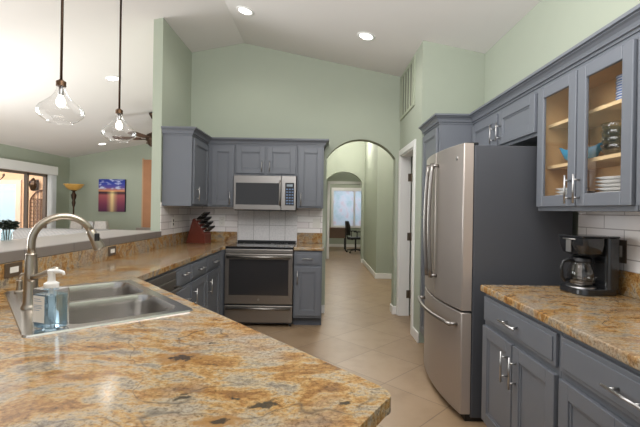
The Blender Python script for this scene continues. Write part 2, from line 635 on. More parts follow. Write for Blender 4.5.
def smooth_angle(o, deg=35):
    for p in o.data.polygons:
        p.use_smooth = True
    o.data.update()
    bm = bmesh.new()
    bm.from_mesh(o.data)
    for e in bm.edges:
        if len(e.link_faces) == 2 and e.calc_face_angle(0) > math.radians(deg):
            e.smooth = False
    bm.to_mesh(o.data)
    bm.free()
    return o


def tag(o, label, cat, group=None):
    o['label'] = label
    o['category'] = cat
    if group:
        o['group'] = group
    return o


def thing(name, label, cat, loc=(0, 0, 0), rotz=0.0, group=None):
    o = bpy.data.objects.new(name, None)
    o.empty_display_size = 0.1
    COL.objects.link(o)
    o.location = loc
    o.rotation_euler = (0, 0, rotz)
    return tag(o, label, cat, group)


def struct(name, bm, mat, parent=None, bevel=0.0):
    o = obj(name, bm, mat, parent, bevel)
    if parent is None:
        o['kind'] = 'structure'
    return o


def dup(root, loc, rotz, label=None, group=None):
    r = root.copy()
    COL.objects.link(r)
    r.location = loc
    r.rotation_euler = (0, 0, rotz)
    if label:
        r['label'] = label
    if group:
        r['group'] = group
    for ch in list(root.children):
        c = ch.copy()
        COL.objects.link(c)
        c.parent = r
        for g in ch.children:
            d = g.copy()
            COL.objects.link(d)
            d.parent = c
    return r


# ------------------------------------------------------------------ the shell
RX, RZ, SL = -1.04, 3.512, 0.2
YB = 5.23          # kitchen back wall
XR = 1.655         # right wall
XV = 1.02          # face of the wall with the vent and the door
YC = 4.10          # its near corner
XW = -1.72         # kitchen face of the left wing wall
YW = 4.28          # its near end
XL, YF = -6.08, 9.65
WT = 0.10          # thickness of the wing wall


def cz(x):
    return RZ - SL * abs(x - RX)


struct('floor', box(BM(), -12.5, 3.0, -2.6, 15.2, -0.12, 0.0), M['floor'])
b_ = BM()
prism(b_, [(XL - 0.15, cz(XL - 0.15)), (RX, RZ), (RX, RZ + 0.15), (XL - 0.15, cz(XL - 0.15) + 0.15)], -2.6, YF + 0.12, 'y')
prism(b_, [(RX, RZ), (XR + 0.13, cz(XR + 0.13)), (XR + 0.13, cz(XR + 0.13) + 0.15), (RX, RZ + 0.15)], -2.6, YB + 0.15, 'y')
struct('ceiling', b_, M['ceiling'])

# back wall with the arch
ar = [(0.068, 0.0), (0.068, 2.03)]
x0a, x1a, zs, za = 0.068, 0.963, 2.03, 2.277


def arch_pts(x0, x1, zs, za, n=24):
    w = (x1 - x0) / 2
    h = za - zs
    R = (w * w + h * h) / (2 * h)
    cx, cy = (x0 + x1) / 2, za - R
    a = math.asin(w / R)
    return [(cx + R * math.sin(-a + 2 * a * k / n), cy + R * math.cos(-a + 2 * a * k / n)) for k in range(n + 1)]


poly = [(XW, 0), (x0a, 0)] + arch_pts(x0a, x1a, zs, za) + [(x1a, 0), (XR + 0.13, 0), (XR + 0.13, cz(XR + 0.13)), (RX, RZ), (XW, cz(XW))]
struct('wall_back', prism(BM(), poly, YB, YB + 0.15, 'y'), M['wall'])
struct('wall_right', box(BM(), XR, XR + 0.13, -2.6, YB, 0, cz(XR) - 0.001), M['wall'])
# wall with the vent and the door opening
D0, D1, DZ = 4.40, 5.165, 2.06
poly = [(YC, 0), (D0, 0), (D0, DZ), (D1, DZ), (D1, 0), (YB, 0), (YB, cz(XV)), (YC, cz(XV))]
struct('wall_vent_side', prism(BM(), poly, XV, XV + 0.13, 'x'), M['wall'])
bb = BM()
prism(bb, [(XV + 0.13, 0), (XR, 0), (XR, cz(XR)), (XV + 0.13, cz(XV + 0.13))], YC, YC + 0.12, 'y')
struct('wall_fridge_side', bb, M['wall'])
# left wing wall running on behind the kitchen
bb = BM()
prism(bb, [(XW - WT, 0), (XW, 0), (XW, cz(XW)), (XW - WT, cz(XW - WT))], YW, YF, 'y')
struct('wall_left', bb, M['wall'])
# living room
struct('wall_living_back', prism(BM(), [(XL, 0), (XW - WT, 0), (XW - WT, cz(XW - WT)), (XL, cz(XL))], YF, YF + 0.12, 'y'), M['wall'])
W0, W1, WZ = 6.4, 8.95, 2.04
bb = BM()
prism(bb, [(-2.6, 0), (W0, 0), (W0, WZ), (W1, WZ), (W1, 0), (YF, 0), (YF, cz(XL)), (-2.6, cz(XL))], XL - 0.15, XL, 'x')
struct('wall_living_left', bb, M['wall'])
# half wall under the bar ledge
struct('wall_bar', box(BM(), XW - 0.14, XW, 0.3, YW, 0, 1.03), M['wall'])

# hall behind the arch
HY = 10.3
struct('wall_hall_left', box(BM(), -0.42, -0.3, YB + 0.15, 15, 0, 3.3), M['wall'])
struct('wall_hall_right', box(BM(), 1.11, 2.4, 7.95, HY, 0, 3.3), M['wall'])
struct('wall_hall_alcove', box(BM(), 2.2, 2.32, YB + 0.15, 7.95, 0, 3.3), M['wall'])
poly = [(-0.3, 0), (0.107, 0)] + arch_pts(0.107, 1.045, 2.085, 2.341) + [(1.045, 0), (2.6, 0), (2.6, 3.3), (-0.3, 3.3)]
struct('wall_hall_end', prism(BM(), poly, HY, HY + 0.14, 'y'), M['wall'])
poly = [(-0.3, 0), (0.24, 0), (0.24, 2.07), (1.25, 2.07), (1.25, 0), (2.6, 0), (2.6, 3.3), (-0.3, 3.3)]
struct('wall_office_front', prism(BM(), poly, 11.05, 11.17, 'y'), M['wall'])
OY = 14.7
WX0, WX1, WZ0, WZ1 = 0.43, 1.75, 0.76, 2.12
bb = BM()
box(bb, -0.3, WX0, OY, OY + 0.12, 0, 3.3)
box(bb, WX1, 2.6, OY, OY + 0.12, 0, 3.3)
box(bb, WX0, WX1, OY, OY + 0.12, 0, WZ0)
box(bb, WX0, WX1, OY, OY + 0.12, WZ1, 3.3)
struct('wall_office_back', bb, M['wall'])
struct('wall_office_right', box(BM(), 2.4, 2.6, HY + 0.14, OY, 0, 3.3), M['wall'])
struct('ceiling_hall', box(BM(), -0.42, 2.6, YB + 0.15, 15, 3.3, 3.42), M['ceiling'])

# baseboards
BH = 0.105


def base(name, x0, x1, y0, y1):
    return struct(name, box(BM(), x0, x1, y0, y1, 0, BH), M['white'], bevel=0.004)


base('baseboard_arch_left', 0.024, 0.068, YB - 0.016, YB)
base('baseboard_arch_right', 0.947, 1.018, YB - 0.016, YB)
base('baseboard_arch_jamb', 0.947, 0.963, YB, YB + 0.15)
base('baseboard_vent_side', XV - 0.016, XV, YC - 0.016, D0 - 0.075)
base('baseboard_hall_front', 1.094, 2.2, 7.934, 7.95)
base('baseboard_hall_right', 1.094, 1.11, 7.95, HY)
base('baseboard_hall_end', 1.045, 1.094, HY - 0.016, HY)
base('baseboard_office', -0.3, 2.4, OY - 0.016, OY)
base('baseboard_living', XL, XW - WT, YF - 0.016, YF)

# cased opening before the office
bb = BM()
box(bb, 0.17, 0.24, 11.03, 11.05, 0, 2.07)
box(bb, 1.25, 1.32, 11.03, 11.05, 0, 2.07)
box(bb, 0.17, 1.32, 11.03, 11.05, 2.07, 2.145)
struct('trim_office_opening', bb, M['white'])

# office window with a drawn sheer shade
win = struct('window_office', box(BM(), WX0, WX1, OY + 0.05, OY + 0.07, WZ0, WZ1), M['glass'])
bb = BM()
f = 0.055
box(bb, WX0 - f, WX0 + 0.03, OY - 0.025, OY + 0.1, WZ0 - 0.03, WZ1 + f)
box(bb, WX1 - 0.03, WX1 + f, OY - 0.025, OY + 0.1, WZ0 - 0.03, WZ1 + f)
box(bb, WX0 - f, WX1 + f, OY - 0.035, OY + 0.1, WZ1 - 0.06, WZ1 + f)
box(bb, WX0 - f, WX1 + f, OY - 0.05, OY + 0.1, WZ0 - 0.05, WZ0 + 0.03)
box(bb, 1.20, 1.25, OY - 0.015, OY + 0.1, WZ0, WZ1)
obj('window_frame', bb, M['white'], win)
mt, nt, pb = new_mat('sheer_window_shade')
tc = N(nt, 'ShaderNodeTexCoord')
nz = N(nt, 'ShaderNodeTexNoise')
nz.inputs['Scale'].default_value = 4.5
nz.inputs['Detail'].default_value = 5
nt.links.new(tc.outputs['Object'], nz.inputs['Vector'])
rp = ramp(nt, [(0.3, (196, 214, 216)), (0.45, (214, 224, 232)), (0.58, (224, 228, 236)), (0.68, (226, 214, 220))])
nt.links.new(nz.outputs['Fac'], rp.inputs['Fac'])
tl = N(nt, 'ShaderNodeBsdfTranslucent')
nt.links.new(rp.outputs['Color'], tl.inputs['Color'])
nt.links.new(rp.outputs['Color'], pb.inputs['Base Color'])
pb.inputs['Roughness'].default_value = 0.9
ms = N(nt, 'ShaderNodeMixShader')
ms.inputs['Fac'].default_value = 0.75
nt.links.new(pb.outputs[0], ms.inputs[1])
nt.links.new(tl.outputs[0], ms.inputs[2])
nt.links.new(ms.outputs[0], nt.nodes['Material Output'].inputs['Surface'])
obj('sheer_shade', box(BM(), WX0 + 0.03, WX1 - 0.03, OY + 0.02, OY + 0.024, WZ0 + 0.03, WZ1 - 0.06), mt, win)

# closet door in the vent-side wall: casing, jamb, leaf swung inwards
bb = BM()
box(bb, XV - 0.018, XV, D0 - 0.07, D0, 0, DZ + 0.07)
box(bb, XV - 0.018, XV, D1, YB - 0.001, 0, DZ + 0.07)
box(bb, XV - 0.018, XV, D0, D1, DZ, DZ + 0.07)
struct('trim_closet_casing', bb, M['white'], bevel=0.003)
bb = BM()
box(bb, XV, XV + 0.13, D1 - 0.015, D1, 0, DZ)
box(bb, XV, XV + 0.13, D0, D0 + 0.015, 0, DZ)
box(bb, XV, XV + 0.13, D0 + 0.015, D1 - 0.015, DZ - 0.015, DZ)
struct('trim_closet_jamb', bb, M['white'])
dr = struct('door_closet', box(BM(), XV + 0.148, XR - 0.02, D1 - 0.04, D1 - 0.002, 0.01, DZ - 0.02), M['white'], bevel=0.003)
for hz in (0.28, 1.02, 1.78):
    bb = BM()
    box(bb, XV + 0.094, XV + 0.132, D1 - 0.022, D1 - 0.0152, hz - 0.05, hz + 0.05)
    tube(bb, [(XV + 0.139, D1 - 0.03, hz - 0.052), (XV + 0.139, D1 - 0.03, hz + 0.052)], 0.008, 10)
    obj('hinge', bb, M['bronzeplate'], dr)

# sliding door of the living room, valance, blinds
sd = struct('door_sliding_patio', box(BM(), XL - 0.09, XL - 0.08, W0, W1, 0.05, WZ), M['glass'])
bb = BM()
for ya, yb in ((W0, W0 + 0.06), (8.335, 8.385), (8.90, 8.95)):
    box(bb, XL - 0.12, XL - 0.05, ya, yb, 0, WZ)
box(bb, XL - 0.12, XL - 0.05, W0, W1, WZ - 0.05, WZ)
box(bb, XL - 0.12, XL - 0.05, W0, W1, 0, 0.06)
obj('door_frame', bb, plain('bronze_door_frame', (120, 104, 92), 0.5), sd)
tag(obj('valance', box(BM(), XL, XL + 0.10, 5.6, 9.08, 2.035, 2.225), M['white'], bevel=0.005),
    'white box valance above the sliding patio door', 'valance')
vb = thing('vertical_blind', 'stack of white vertical blinds drawn to the right of patio door', 'blind', (XL + 0.045, 8.99, 0))
for k in range(7):
    bb = BM()
    box(bb, -0.040, 0.040, -0.002, 0.002, 0.03, 2.03, Matrix.Translation((0, -0.11 + 0.028 * k, 0)) @ Matrix.Rotation(0.15, 4, 'Z'))
    obj('slat', bb, M['blind'], vb)

# patio wall with its window, sconce and wrought-iron trellis
PY = 11.2
struct('wall_patio', box(BM(), -12.4, XL - 0.16, PY, PY + 0.15, 0, 3.2), M['peach'])
pw = struct('window_patio', box(BM(), -9.7, -8.52, PY - 0.03, PY - 0.02, 0.3, 1.93), plain('bright_patio_glass', (196, 222, 236), 0.15), None)
bb = BM()
box(bb, -9.8, -9.7, PY - 0.05, PY, 0.2, 2.05)
box(bb, -8.52, -8.38, PY - 0.05, PY, 0.2, 2.05)
box(bb, -9.7, -8.52, PY - 0.05, PY, 1.93, 2.05)
box(bb, -9.7, -8.52, PY - 0.05, PY, 0.2, 0.3)
obj('window_frame', bb, plain('pale_peach_trim', (232, 206, 184), 0.7), pw)
tr = thing('wrought_iron_trellis', 'arched wrought iron trellis on peach patio wall', 'trellis', (-7.72, PY - 0.04, 0.25))
bb = BM()
hw, hs, ha = 0.40, 1.22, 1.53
arcp = arch_pts(-hw, hw, hs, ha, 16)
tube(bb, [(-hw, 0, 0)] + [(x, 0, z) for x, z in arcp] + [(hw, 0, 0)], 0.016, 6)
obj('frame', bb, M['iron'], tr)
bb = BM()
for k in range(1, 8):
    x = -hw + 2 * hw * k / 8
    zt = min(p[1] for p in [min(arcp, key=lambda q: abs(q[0] - x))])
    tube(bb, [(x, 0, 0), (x, 0, zt)], 0.010, 5)
for k in range(0, 13):
    z = 0.02 + k * 0.105
    tube(bb, [(-hw, 0, z), (hw, 0, z)], 0.009, 5)
for k in range(6):
    for j in range(12):
        x, z = -hw + 0.15 + k * 0.1, 0.075 + j * 0.105
        tube(bb, [(x + 0.03 * math.cos(a), 0, z + 0.03 * math.sin(a)) for a in [2 * PI * q / 8 for q in range(9)]], 0.007, 4, False)
obj('lattice', bb, M['iron'], tr)
sc = thing('wall_sconce', 'dark metal outdoor sconce on peach patio wall above the trellis', 'wall lamp', (-7.97, PY - 0.002, 1.72))
obj('backplate', box(BM(), -0.06, 0.06, -0.03, 0, 0.05, 0.35), M['bronze'], sc, 0.01)
obj('lantern', lathe(BM(), [(0, 0.02), (0.06, 0.04), (0.11, 0.2), (0.09, 0.3), (0.02, 0.38), (0, 0.4)], 8, Matrix.Translation((0, -0.13, 0))), M['bronze'], sc)
pc = thing('hanging_chandelier', 'dark scrolled iron chandelier hanging above patio, cut by left edge', 'chandelier', (-7.9, 9.55, 1.98))
bb = BM()
for k in range(6):
    a = k * PI / 3 + 0.2
    tube(bb, [(0.02 * math.cos(a), 0.02 * math.sin(a), 0.12)] + [((0.08 + 0.2 * t) * math.cos(a), (0.08 + 0.2 * t) * math.sin(a), 0.06 - 0.09 * math.sin(t * PI)) for t in [i / 6 for i in range(7)]], 0.01, 6)
obj('arms', bb, M['bronze'], pc)
for k in range(6):
    a = k * PI / 3 + 0.2
    obj('candle', tube(BM(), [(0.28 * math.cos(a), 0.28 * math.sin(a), 0.06), (0.28 * math.cos(a), 0.28 * math.sin(a), 0.12)], 0.016, 8), M['bronze'], pc)
obj('chain', tube(BM(), [(0, 0, 0.05), (0, 0, 1.2)], 0.012, 6), M['bronze'], pc)
struct('ceiling_patio', box(BM(), -12.4, XL - 0.16, 7.0, PY + 0.15, 3.2, 3.3), M['ceiling'])

# terracotta niche in the living room back wall
bb = BM()
box(bb, -4.29, -3.3, YF - 0.02, YF, 0.86, 2.49)
ni = struct('trim_niche', bb, M['terra'])
obj('niche_sill', box(BM(), -4.40, -3.25, YF - 0.13, YF, 0.78, 0.855), plain('grey_stone_sill', (150, 140, 132), 0.4), ni, 0.004)
obj('niche_edge', box(BM(), -4.32, -4.29, YF - 0.025, YF, 0.86, 2.52), plain('pale_niche_edge', (196, 160, 126), 0.6), ni)

# vent grille high on the vent-side wall
vg = thing('air_vent_grille', 'tall sage painted return air vent high on wall', 'vent', (XV, 4.42, 2.52))
vl, vh = 0.80, 0.56
bb = BM()
box(bb, -0.014, 0, 0, 0.045, 0, vh)
box(bb, -0.014, 0, vl - 0.045, vl, 0, vh)
box(bb, -0.014, 0, 0.045, vl - 0.045, 0, 0.035)
box(bb, -0.014, 0, 0.045, vl - 0.045, vh - 0.035, vh)
obj('frame', bb, M['dust'], vg, 0.002)
for k in range(5):
    y = 0.045 + (vl - 0.09) * (k + 0.5) / 5
    obj('louvre', box(BM(), -0.012, -0.001, y - 0.018, y + 0.018, 0.035, vh - 0.035), M['dust'], vg, 0.002)
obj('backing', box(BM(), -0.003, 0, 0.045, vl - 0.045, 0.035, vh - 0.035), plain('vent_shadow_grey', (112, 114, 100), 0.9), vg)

# ------------------------------------------------------------------ backsplash tile
TILE = dict(msize=0.003, c1=(244, 240, 236), c2=(232, 224, 222), mortar=(178, 168, 164), rough=0.16, bump=0.25)
mA = brick('white_subway_tile_back', 0, 0.31, 0.079, oz=0.001, **TILE)[0]
mB = brick('white_subway_tile_side', 1, 0.31, 0.079, oz=0.001, **TILE)[0]
mC, ntc, bc, brc = brick('pale_square_tile', 0, 0.205, 0.205, (232, 228, 226), (224, 220, 218), (176, 170, 166), 0.003, 0.0, 0.3, 0.3, ox=1.08, oz=-1.34 + 0.205 * 8)
vz = N(ntc, 'ShaderNodeTexNoise')
vz.inputs['Scale'].default_value = 55
vz.inputs['Detail'].default_value = 4
tcc = N(ntc, 'ShaderNodeTexCoord')
ntc.links.new(tcc.outputs['Object'], vz.inputs['Vector'])
rv = ramp(ntc, [(0.40, (0.72, 0.73, 0.74, 1)), (0.56, (1, 1, 1, 1))])
ntc.links.new(vz.outputs['Fac'], rv.inputs['Fac'])
mm = N(ntc, 'ShaderNodeMix', data_type='RGBA', blend_type='MULTIPLY')
mm.inputs[0].default_value = 0.35
ntc.links.new(brc.outputs['Color'], mm.inputs[6])
ntc.links.new(rv.outputs['Color'], mm.inputs[7])
ntc.links.new(mm.outputs[2], bc.inputs['Base Color'])
bb = BM()
box(bb, XW + 0.008, -1.085, YB - 0.008, YB, 0.9, 1.40)
box(bb, -0.31, 0.022, YB - 0.008, YB, 0.9, 1.40)
struct('trim_backsplash_stove_wall', bb, mA)
struct('trim_backsplash_stove', box(BM(), -1.085, -0.31, YB - 0.009, YB, 0.88, 1.40), mC)
struct('trim_backsplash_wing', box(BM(), XW, XW + 0.008, YW + 0.004, YB, 0.9, 1.40), mB)
struct('trim_backsplash_coffee_wall', box(BM(), XR - 0.008, XR, 0.2, 2.56, 0.9, 1.39), mB)

# ------------------------------------------------------------------ cabinets
DT = 0.021     # door thickness


def shaker(x0, x1, z0, z1, rail=0.062, y=0.0, glass=False):
    """shaker door or drawer front, front face at y-DT, back at y-0.001"""
    bm = BM()
    f, bk = y - DT, y - 0.001
    if glass:
        rail = 0.064
    box(bm, x0, x0 + rail, f, bk, z0, z1)
    box(bm, x1 - rail, x1, f, bk, z0, z1)
    box(bm, x0 + rail, x1 - rail, f, bk, z0, z0 + rail)
    box(bm, x0 + rail, x1 - rail, f, bk, z1 - rail, z1)
    if not glass:
        box(bm, x0 + rail, x1 - rail, f + 0.011, bk, z0 + rail, z1 - rail)
        # sloped inner bead
        s = 0.012
        for (ax, bx) in ((x0 + rail, x0 + rail + s), (x1 - rail - s, x1 - rail)):
            box(bm, ax, bx, f + 0.006, f + 0.011, z0 + rail, z1 - rail)
        for (az, bz) in ((z0 + rail, z0 + rail + s), (z1 - rail - s, z1 - rail)):
            box(bm, x0 + rail + s, x1 - rail - s, f + 0.006, f + 0.011, az, bz)
    return bm


def slab_front(x0, x1, z0, z1, y=0.0):
    bm = BM()
    box(bm, x0, x1, y - DT + 0.006, y - 0.001, z0, z1)
    box(bm, x0 + 0.018, x1 - 0.018, y - DT, y - DT + 0.006, z0 + 0.018, z1 - 0.018)
    return bm


def pull(x, z, length, vertical, y=-DT):
    bm = BM()
    h = length / 2
    off = y - 0.034
    ends = ((x, off, z - h), (x, off, z + h)) if vertical else ((x - h, off, z), (x + h, off, z))
    tube(bm, ends, 0.0052, 10)
    for s in (-0.62, 0.62):
        p = (x, z + s * h) if vertical else (x + s * h, z)
        tube(bm, [(p[0], y, p[1]), (p[0], off, p[1])], 0.005, 8)
    return bm


def add_door(t, x0, x1, z0, z1, hx=None, hz=None, hl=0.155, vertical=True, name='door', glass=False):
    d = obj(name, shaker(x0, x1, z0, z1, glass=glass) if name == 'door' else slab_front(x0, x1, z0, z1), M['cab'], t, 0.004)
    if hx is not None:
        obj('handle', pull(hx, hz, hl, vertical), M['nickel'], d, smooth=True)
    if glass:
        obj('glass_pane', box(BM(), x0 + 0.062, x1 - 0.062, -0.013, -0.010, z0 + 0.062, z1 - 0.062), M['glass'], d)
    return d


def base_body(t, w, depth, side_kick=False):
    bm = BM()
    box(bm, 0, w, 0, depth, 0.10, 0.874)
    obj('body', bm, M['cab'], t, 0.002)
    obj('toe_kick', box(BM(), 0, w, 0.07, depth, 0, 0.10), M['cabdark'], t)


UZ0, UZ1 = 1.365, 2.13
R_RIGHT, R_LEFT = -PI / 2, PI / 2

# --- right run, base
XB = 0.985


def right_base(ytop, w, label):
    t = thing('base_cabinet', label, 'cabinet', (XB, ytop, 0), R_RIGHT, 'base cabinets along the right wall')
    base_body(t, w, XR - XB - 0.001)
    add_door(t, 0.015, w - 0.015, 0.715, 0.855, w / 2, 0.786, 0.17, False, 'drawer')
    add_door(t, 0.015, w / 2 - 0.006, 0.13, 0.685, w / 2 - 0.045, 0.56, 0.155)
    add_door(t, w / 2 + 0.006, w - 0.015, 0.13, 0.685, w / 2 + 0.045, 0.56, 0.155)
    return t


right_base(2.375, 0.752, 'grey base cabinet with one drawer and two doors, next to the refrigerator')
right_base(1.621, 0.78, 'grey base cabinet nearest the camera under right counter, cut by right edge')

# --- right run, uppers
XU = 1.345


def open_body(t, w, depth, z0, z1, mid=True):
    bm = BM()
    th = 0.018
    box(bm, 0, th, 0.001, depth, z0, z1)
    box(bm, w - th, w, 0.001, depth, z0, z1)
    box(bm, th, w - th, 0.001, depth, z0, z0 + th)
    box(bm, th, w - th, 0.001, depth, z1 - th, z1)
    box(bm, th, w - th, depth - 0.01, depth, z0 + th, z1 - th)
    obj('body', bm, M['cabwood'], t)
    # painted skin and face frame
    bm = BM()
    box(bm, -0.003, 0, 0, depth, z0, z1)
    box(bm, w, w + 0.003, 0, depth, z0, z1)
    box(bm, -0.003, w + 0.003, 0, depth, z0 - 0.004, z0)
    fr = 0.032
    box(bm, 0, fr, -0.0005, 0.001, z0, z1)
    box(bm, w - fr, w, -0.0005, 0.001, z0, z1)
    box(bm, fr, w - fr, -0.0005, 0.001, z0, z0 + fr)
    box(bm, fr, w - fr, -0.0005, 0.001, z1 - fr, z1)
    if mid:
        box(bm, w / 2 - 0.025, w / 2 + 0.025, -0.0005, 0.018, z0 + fr, z1 - fr)
    obj('face_frame', bm, M['cab'], t)


t = thing('glass_door_cabinet', 'grey wall cabinet with two glass doors showing dishes inside', 'cabinet', (XU, 2.475, 0), R_RIGHT)
w = 0.775
open_body(t, w, XR - XU - 0.001, UZ0, UZ1)
for zz in (1.625, 1.875):
    obj('shelf', box(BM(), 0.0185, w - 0.0185, 0.04, XR - XU - 0.012, zz - 0.009, zz + 0.009), M['shelf'], t)
add_door(t, 0.010, w / 2 - 0.006, 1.385, 2.10, w / 2 - 0.036, 1.475, 0.15, glass=True)
add_door(t, w / 2 + 0.006, w - 0.010, 1.385, 2.10, w / 2 + 0.036, 1.475, 0.15, glass=True)

t = thing('wall_cabinet', 'grey wall cabinet nearest the camera, a sliver at the right edge', 'cabinet', (XU, 1.692, 0), R_RIGHT)
obj('body', box(BM(), 0, 0.76, 0, XR - XU - 0.001, UZ0, UZ1), M['cab'], t)
add_door(t, 0.010, 0.374, 1.385, 2.10, 0.34, 1.475, 0.15)
add_door(t, 0.386, 0.75, 1.385, 2.10, 0.42, 1.475, 0.15)

t = thing('wall_cabinet', 'short grey wall cabinet with two small doors above the refrigerator', 'cabinet', (XU, 3.556, 0), R_RIGHT)
w = 1.076
obj('body', box(BM(), 0, w, 0, XR - XU - 0.001, 1.83, UZ1), M['cab'], t, 0.002)
add_door(t, 0.012, 0.514, 1.852, 2.10, 0.478, 1.945, 0.14)
add_door(t, 0.548, 1.054, 1.852, 2.10, 0.584, 1.945, 0.14)

# tall pantry beyond the refrigerator
t = thing('pantry_cabinet', 'tall grey pantry cabinet standing behind the refrigerator', 'cabinet', (1.045, 4.096, 0), R_RIGHT)
w = 0.536
obj('body', box(BM(), 0, w, 0, XR - 1.045 - 0.001, 0.10, UZ1), M['cab'], t, 0.002)
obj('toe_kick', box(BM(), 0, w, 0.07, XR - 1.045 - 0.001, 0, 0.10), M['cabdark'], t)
add_door(t, 0.02, w - 0.03, 1.30, 2.10, w - 0.07, 1.45, 0.155)
add_door(t, 0.02, w - 0.03, 0.13, 1.28, w - 0.07, 1.1, 0.155)

CROWN = [(0, 2.128), (0.008, 2.128), (0.008, 2.142), (0.020, 2.144), (0.020, 2.150), (0.024, 2.164), (0.034, 2.177), (0.046, 2.184), (0.046, 2.190), (0.060, 2.192), (0.060, 2.208), (0.0, 2.208)]
bb = BM()
sweep(bb, [(1.045, 4.096), (1.045, 3.56), (XU, 3.56), (XU, 0.94)], [(o, z) for o, z in CROWN])
cm = obj('crown_moulding', bb, M['cab'])
# keep the moulding on the room side
tag(cm, 'grey crown moulding along the tops of the right wall cabinets', 'moulding')

# --- stove wall, uppers
YU = 4.905
t = thing('wall_cabinet', 'tall grey corner wall cabinet with its plain side toward the camera', 'cabinet', (-1.398, 4.300, 0), R_LEFT)
obj('body', box(BM(), 0, YB - 4.300 - 0.010, 0, 1.72 - 1.398 - 0.009, UZ0, UZ1), M['cab'], t, 0.002)
add_door(t, 0.03, 0.585, 1.385, 2.10, 0.11, 1.50, 0.155)


def back_upper(x0, x1, z0, doors, label):
    t = thing('wall_cabinet', label, 'cabinet', (x0, YU, 0))
    obj('body', box(BM(), 0, x1 - x0, 0, YB - YU - 0.010, z0, UZ1), M['cab'], t, 0.002)
    for d in doors:
        add_door(t, *d)
    return t


back_upper(-1.396, -1.064, UZ0, [(0.056, 0.324, 1.385, 2.10, 0.285, 1.475, 0.155)], 'narrow grey wall cabinet with one door left of the microwave')
back_upper(-1.062, -0.300, 1.755, [(0.02, 0.366, 1.778, 2.10, 0.335, 1.865, 0.13), (0.396, 0.742, 1.778, 2.10, 0.427, 1.865, 0.13)], 'short grey wall cabinet with two doors above the microwave')
back_upper(-0.298, 0.026, UZ0, [(0.02, 0.304, 1.385, 2.10, 0.05, 1.475, 0.155)], 'narrow grey wall cabinet with one door right of the microwave')
bb = BM()
sweep(bb, [(-1.712, 4.300), (-1.398, 4.300), (-1.398, YU), (0.026, YU), (0.026, YB)], CROWN)
tag(obj('crown_moulding', bb, M['cab']), 'grey crown moulding along the tops of the cabinets around the microwave', 'moulding')

# --- left run, base
XLF = -1.135


def left_base(y0, w, label, kind):
    t = thing('base_cabinet', label, 'cabinet', (XLF, y0, 0), R_LEFT, 'base cabinets of the left run')
    base_body(t, w, 1.72 - 1.135 - 0.001)
    if kind == 'drawers':
        for z0, z1 in ((0.715, 0.855), (0.43, 0.70), (0.13, 0.415)):
            add_door(t, 0.012, w - 0.012, z0, z1, w / 2, (z0 + z1) / 2 + 0.02, 0.16, False, 'drawer')
    else:
        add_door(t, 0.012, w - 0.012, 0.715, 0.855, w / 2, 0.786, 0.15, False, 'drawer')
        add_door(t, 0.012, w - 0.012, 0.13, 0.695, 0.055 if kind == 'L' else w - 0.055, 0.56, 0.155)
    return t


left_base(3.092, 0.376, 'grey base cabinet with stacked drawers beside the dishwasher', 'drawers')
left_base(3.470, 0.488, 'grey base cabinet with drawer and door, between the drawer stack and corner cabinet', 'L')
left_base(3.960, 0.510, 'grey base cabinet with drawer and door next to the stove corner', 'L')
t = thing('corner_base_cabinet', 'grey corner filler cabinet between left run and stove', 'cabinet', (-1.09, 4.602, 0))
bb = BM()
prism(bb, [(-0.045, -0.130), (-0.002, 0), (0, 0), (0, 0.615), (-0.629, 0.615), (-0.629, -0.130)], 0.1, 0.874)
obj('body', bb, M['cab'], t)
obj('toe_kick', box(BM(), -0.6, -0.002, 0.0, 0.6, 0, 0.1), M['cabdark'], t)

# dishwasher
t = thing('dishwasher', 'stainless dishwasher in the left run, half hidden by the peninsula', 'dishwasher', (XLF, 2.490, 0), R_LEFT)
obj('body', box(BM(), 0.003, 0.598, 0.0, 0.56, 0.10, 0.87), M['casegrey'], t)
obj('door', box(BM(), 0.005, 0.596, -0.03, -0.001, 0.13, 0.80), M['rangesteel'], t, 0.006)
obj('control_strip', box(BM(), 0.005, 0.596, -0.026, -0.001, 0.803, 0.858), M['rangesteel'], t, 0.004)
bb = BM()
tube(bb, [(0.05, -0.03, 0.74), (0.05, -0.075, 0.74), (0.07, -0.085, 0.74), (0.53, -0.085, 0.74), (0.55, -0.075, 0.74), (0.55, -0.03, 0.74)], 0.012, 10)
obj('handle', bb, M['steel'], t, smooth=True)
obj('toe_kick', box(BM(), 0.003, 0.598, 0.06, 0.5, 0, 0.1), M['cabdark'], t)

# --- right of the stove
t = thing('base_cabinet', 'narrow grey base cabinet right of the stove, beside the arch', 'cabinet', (-0.303, 4.602, 0))
w = 0.325
base_body(t, w, YB - 4.602 - 0.001)
add_door(t, 0.015, w - 0.015, 0.715, 0.855, w / 2, 0.786, 0.14, False, 'drawer')
add_door(t, 0.015, w - 0.015, 0.13, 0.69, 0.045, 0.57, 0.155)

# ------------------------------------------------------------------ countertops
CT0, CT1 = 0.876, 0.914
G = granite('golden_granite')
DIR = Vector((math.cos(math.radians(-48.7)), math.sin(math.radians(-48.7))))
NRM = Vector((-DIR.y, DIR.x))
SK = Vector((-1.036, 1.819))        # sink centre


def slab(name, outer, holes, mat, parent=None):
    bm = BM()
    loops = []
    for lp in [outer] + holes:
        vs = [bm.verts.new((p[0], p[1], CT1)) for p in lp]
        es = [bm.edges.new((vs[i], vs[(i + 1) % len(vs)])) for i in range(len(vs))]
        loops += es
    bmesh.ops.triangle_fill(bm, use_beauty=True, use_dissolve=False, edges=loops)
    ext = bmesh.ops.extrude_face_region(bm, geom=bm.faces[:])
    vs = [e for e in ext['geom'] if isinstance(e, bmesh.types.BMVert)]
    bmesh.ops.translate(bm, verts=vs, vec=(0, 0, CT0 - CT1))
    return obj(name, bm, mat, parent, 0.010, segs=3)


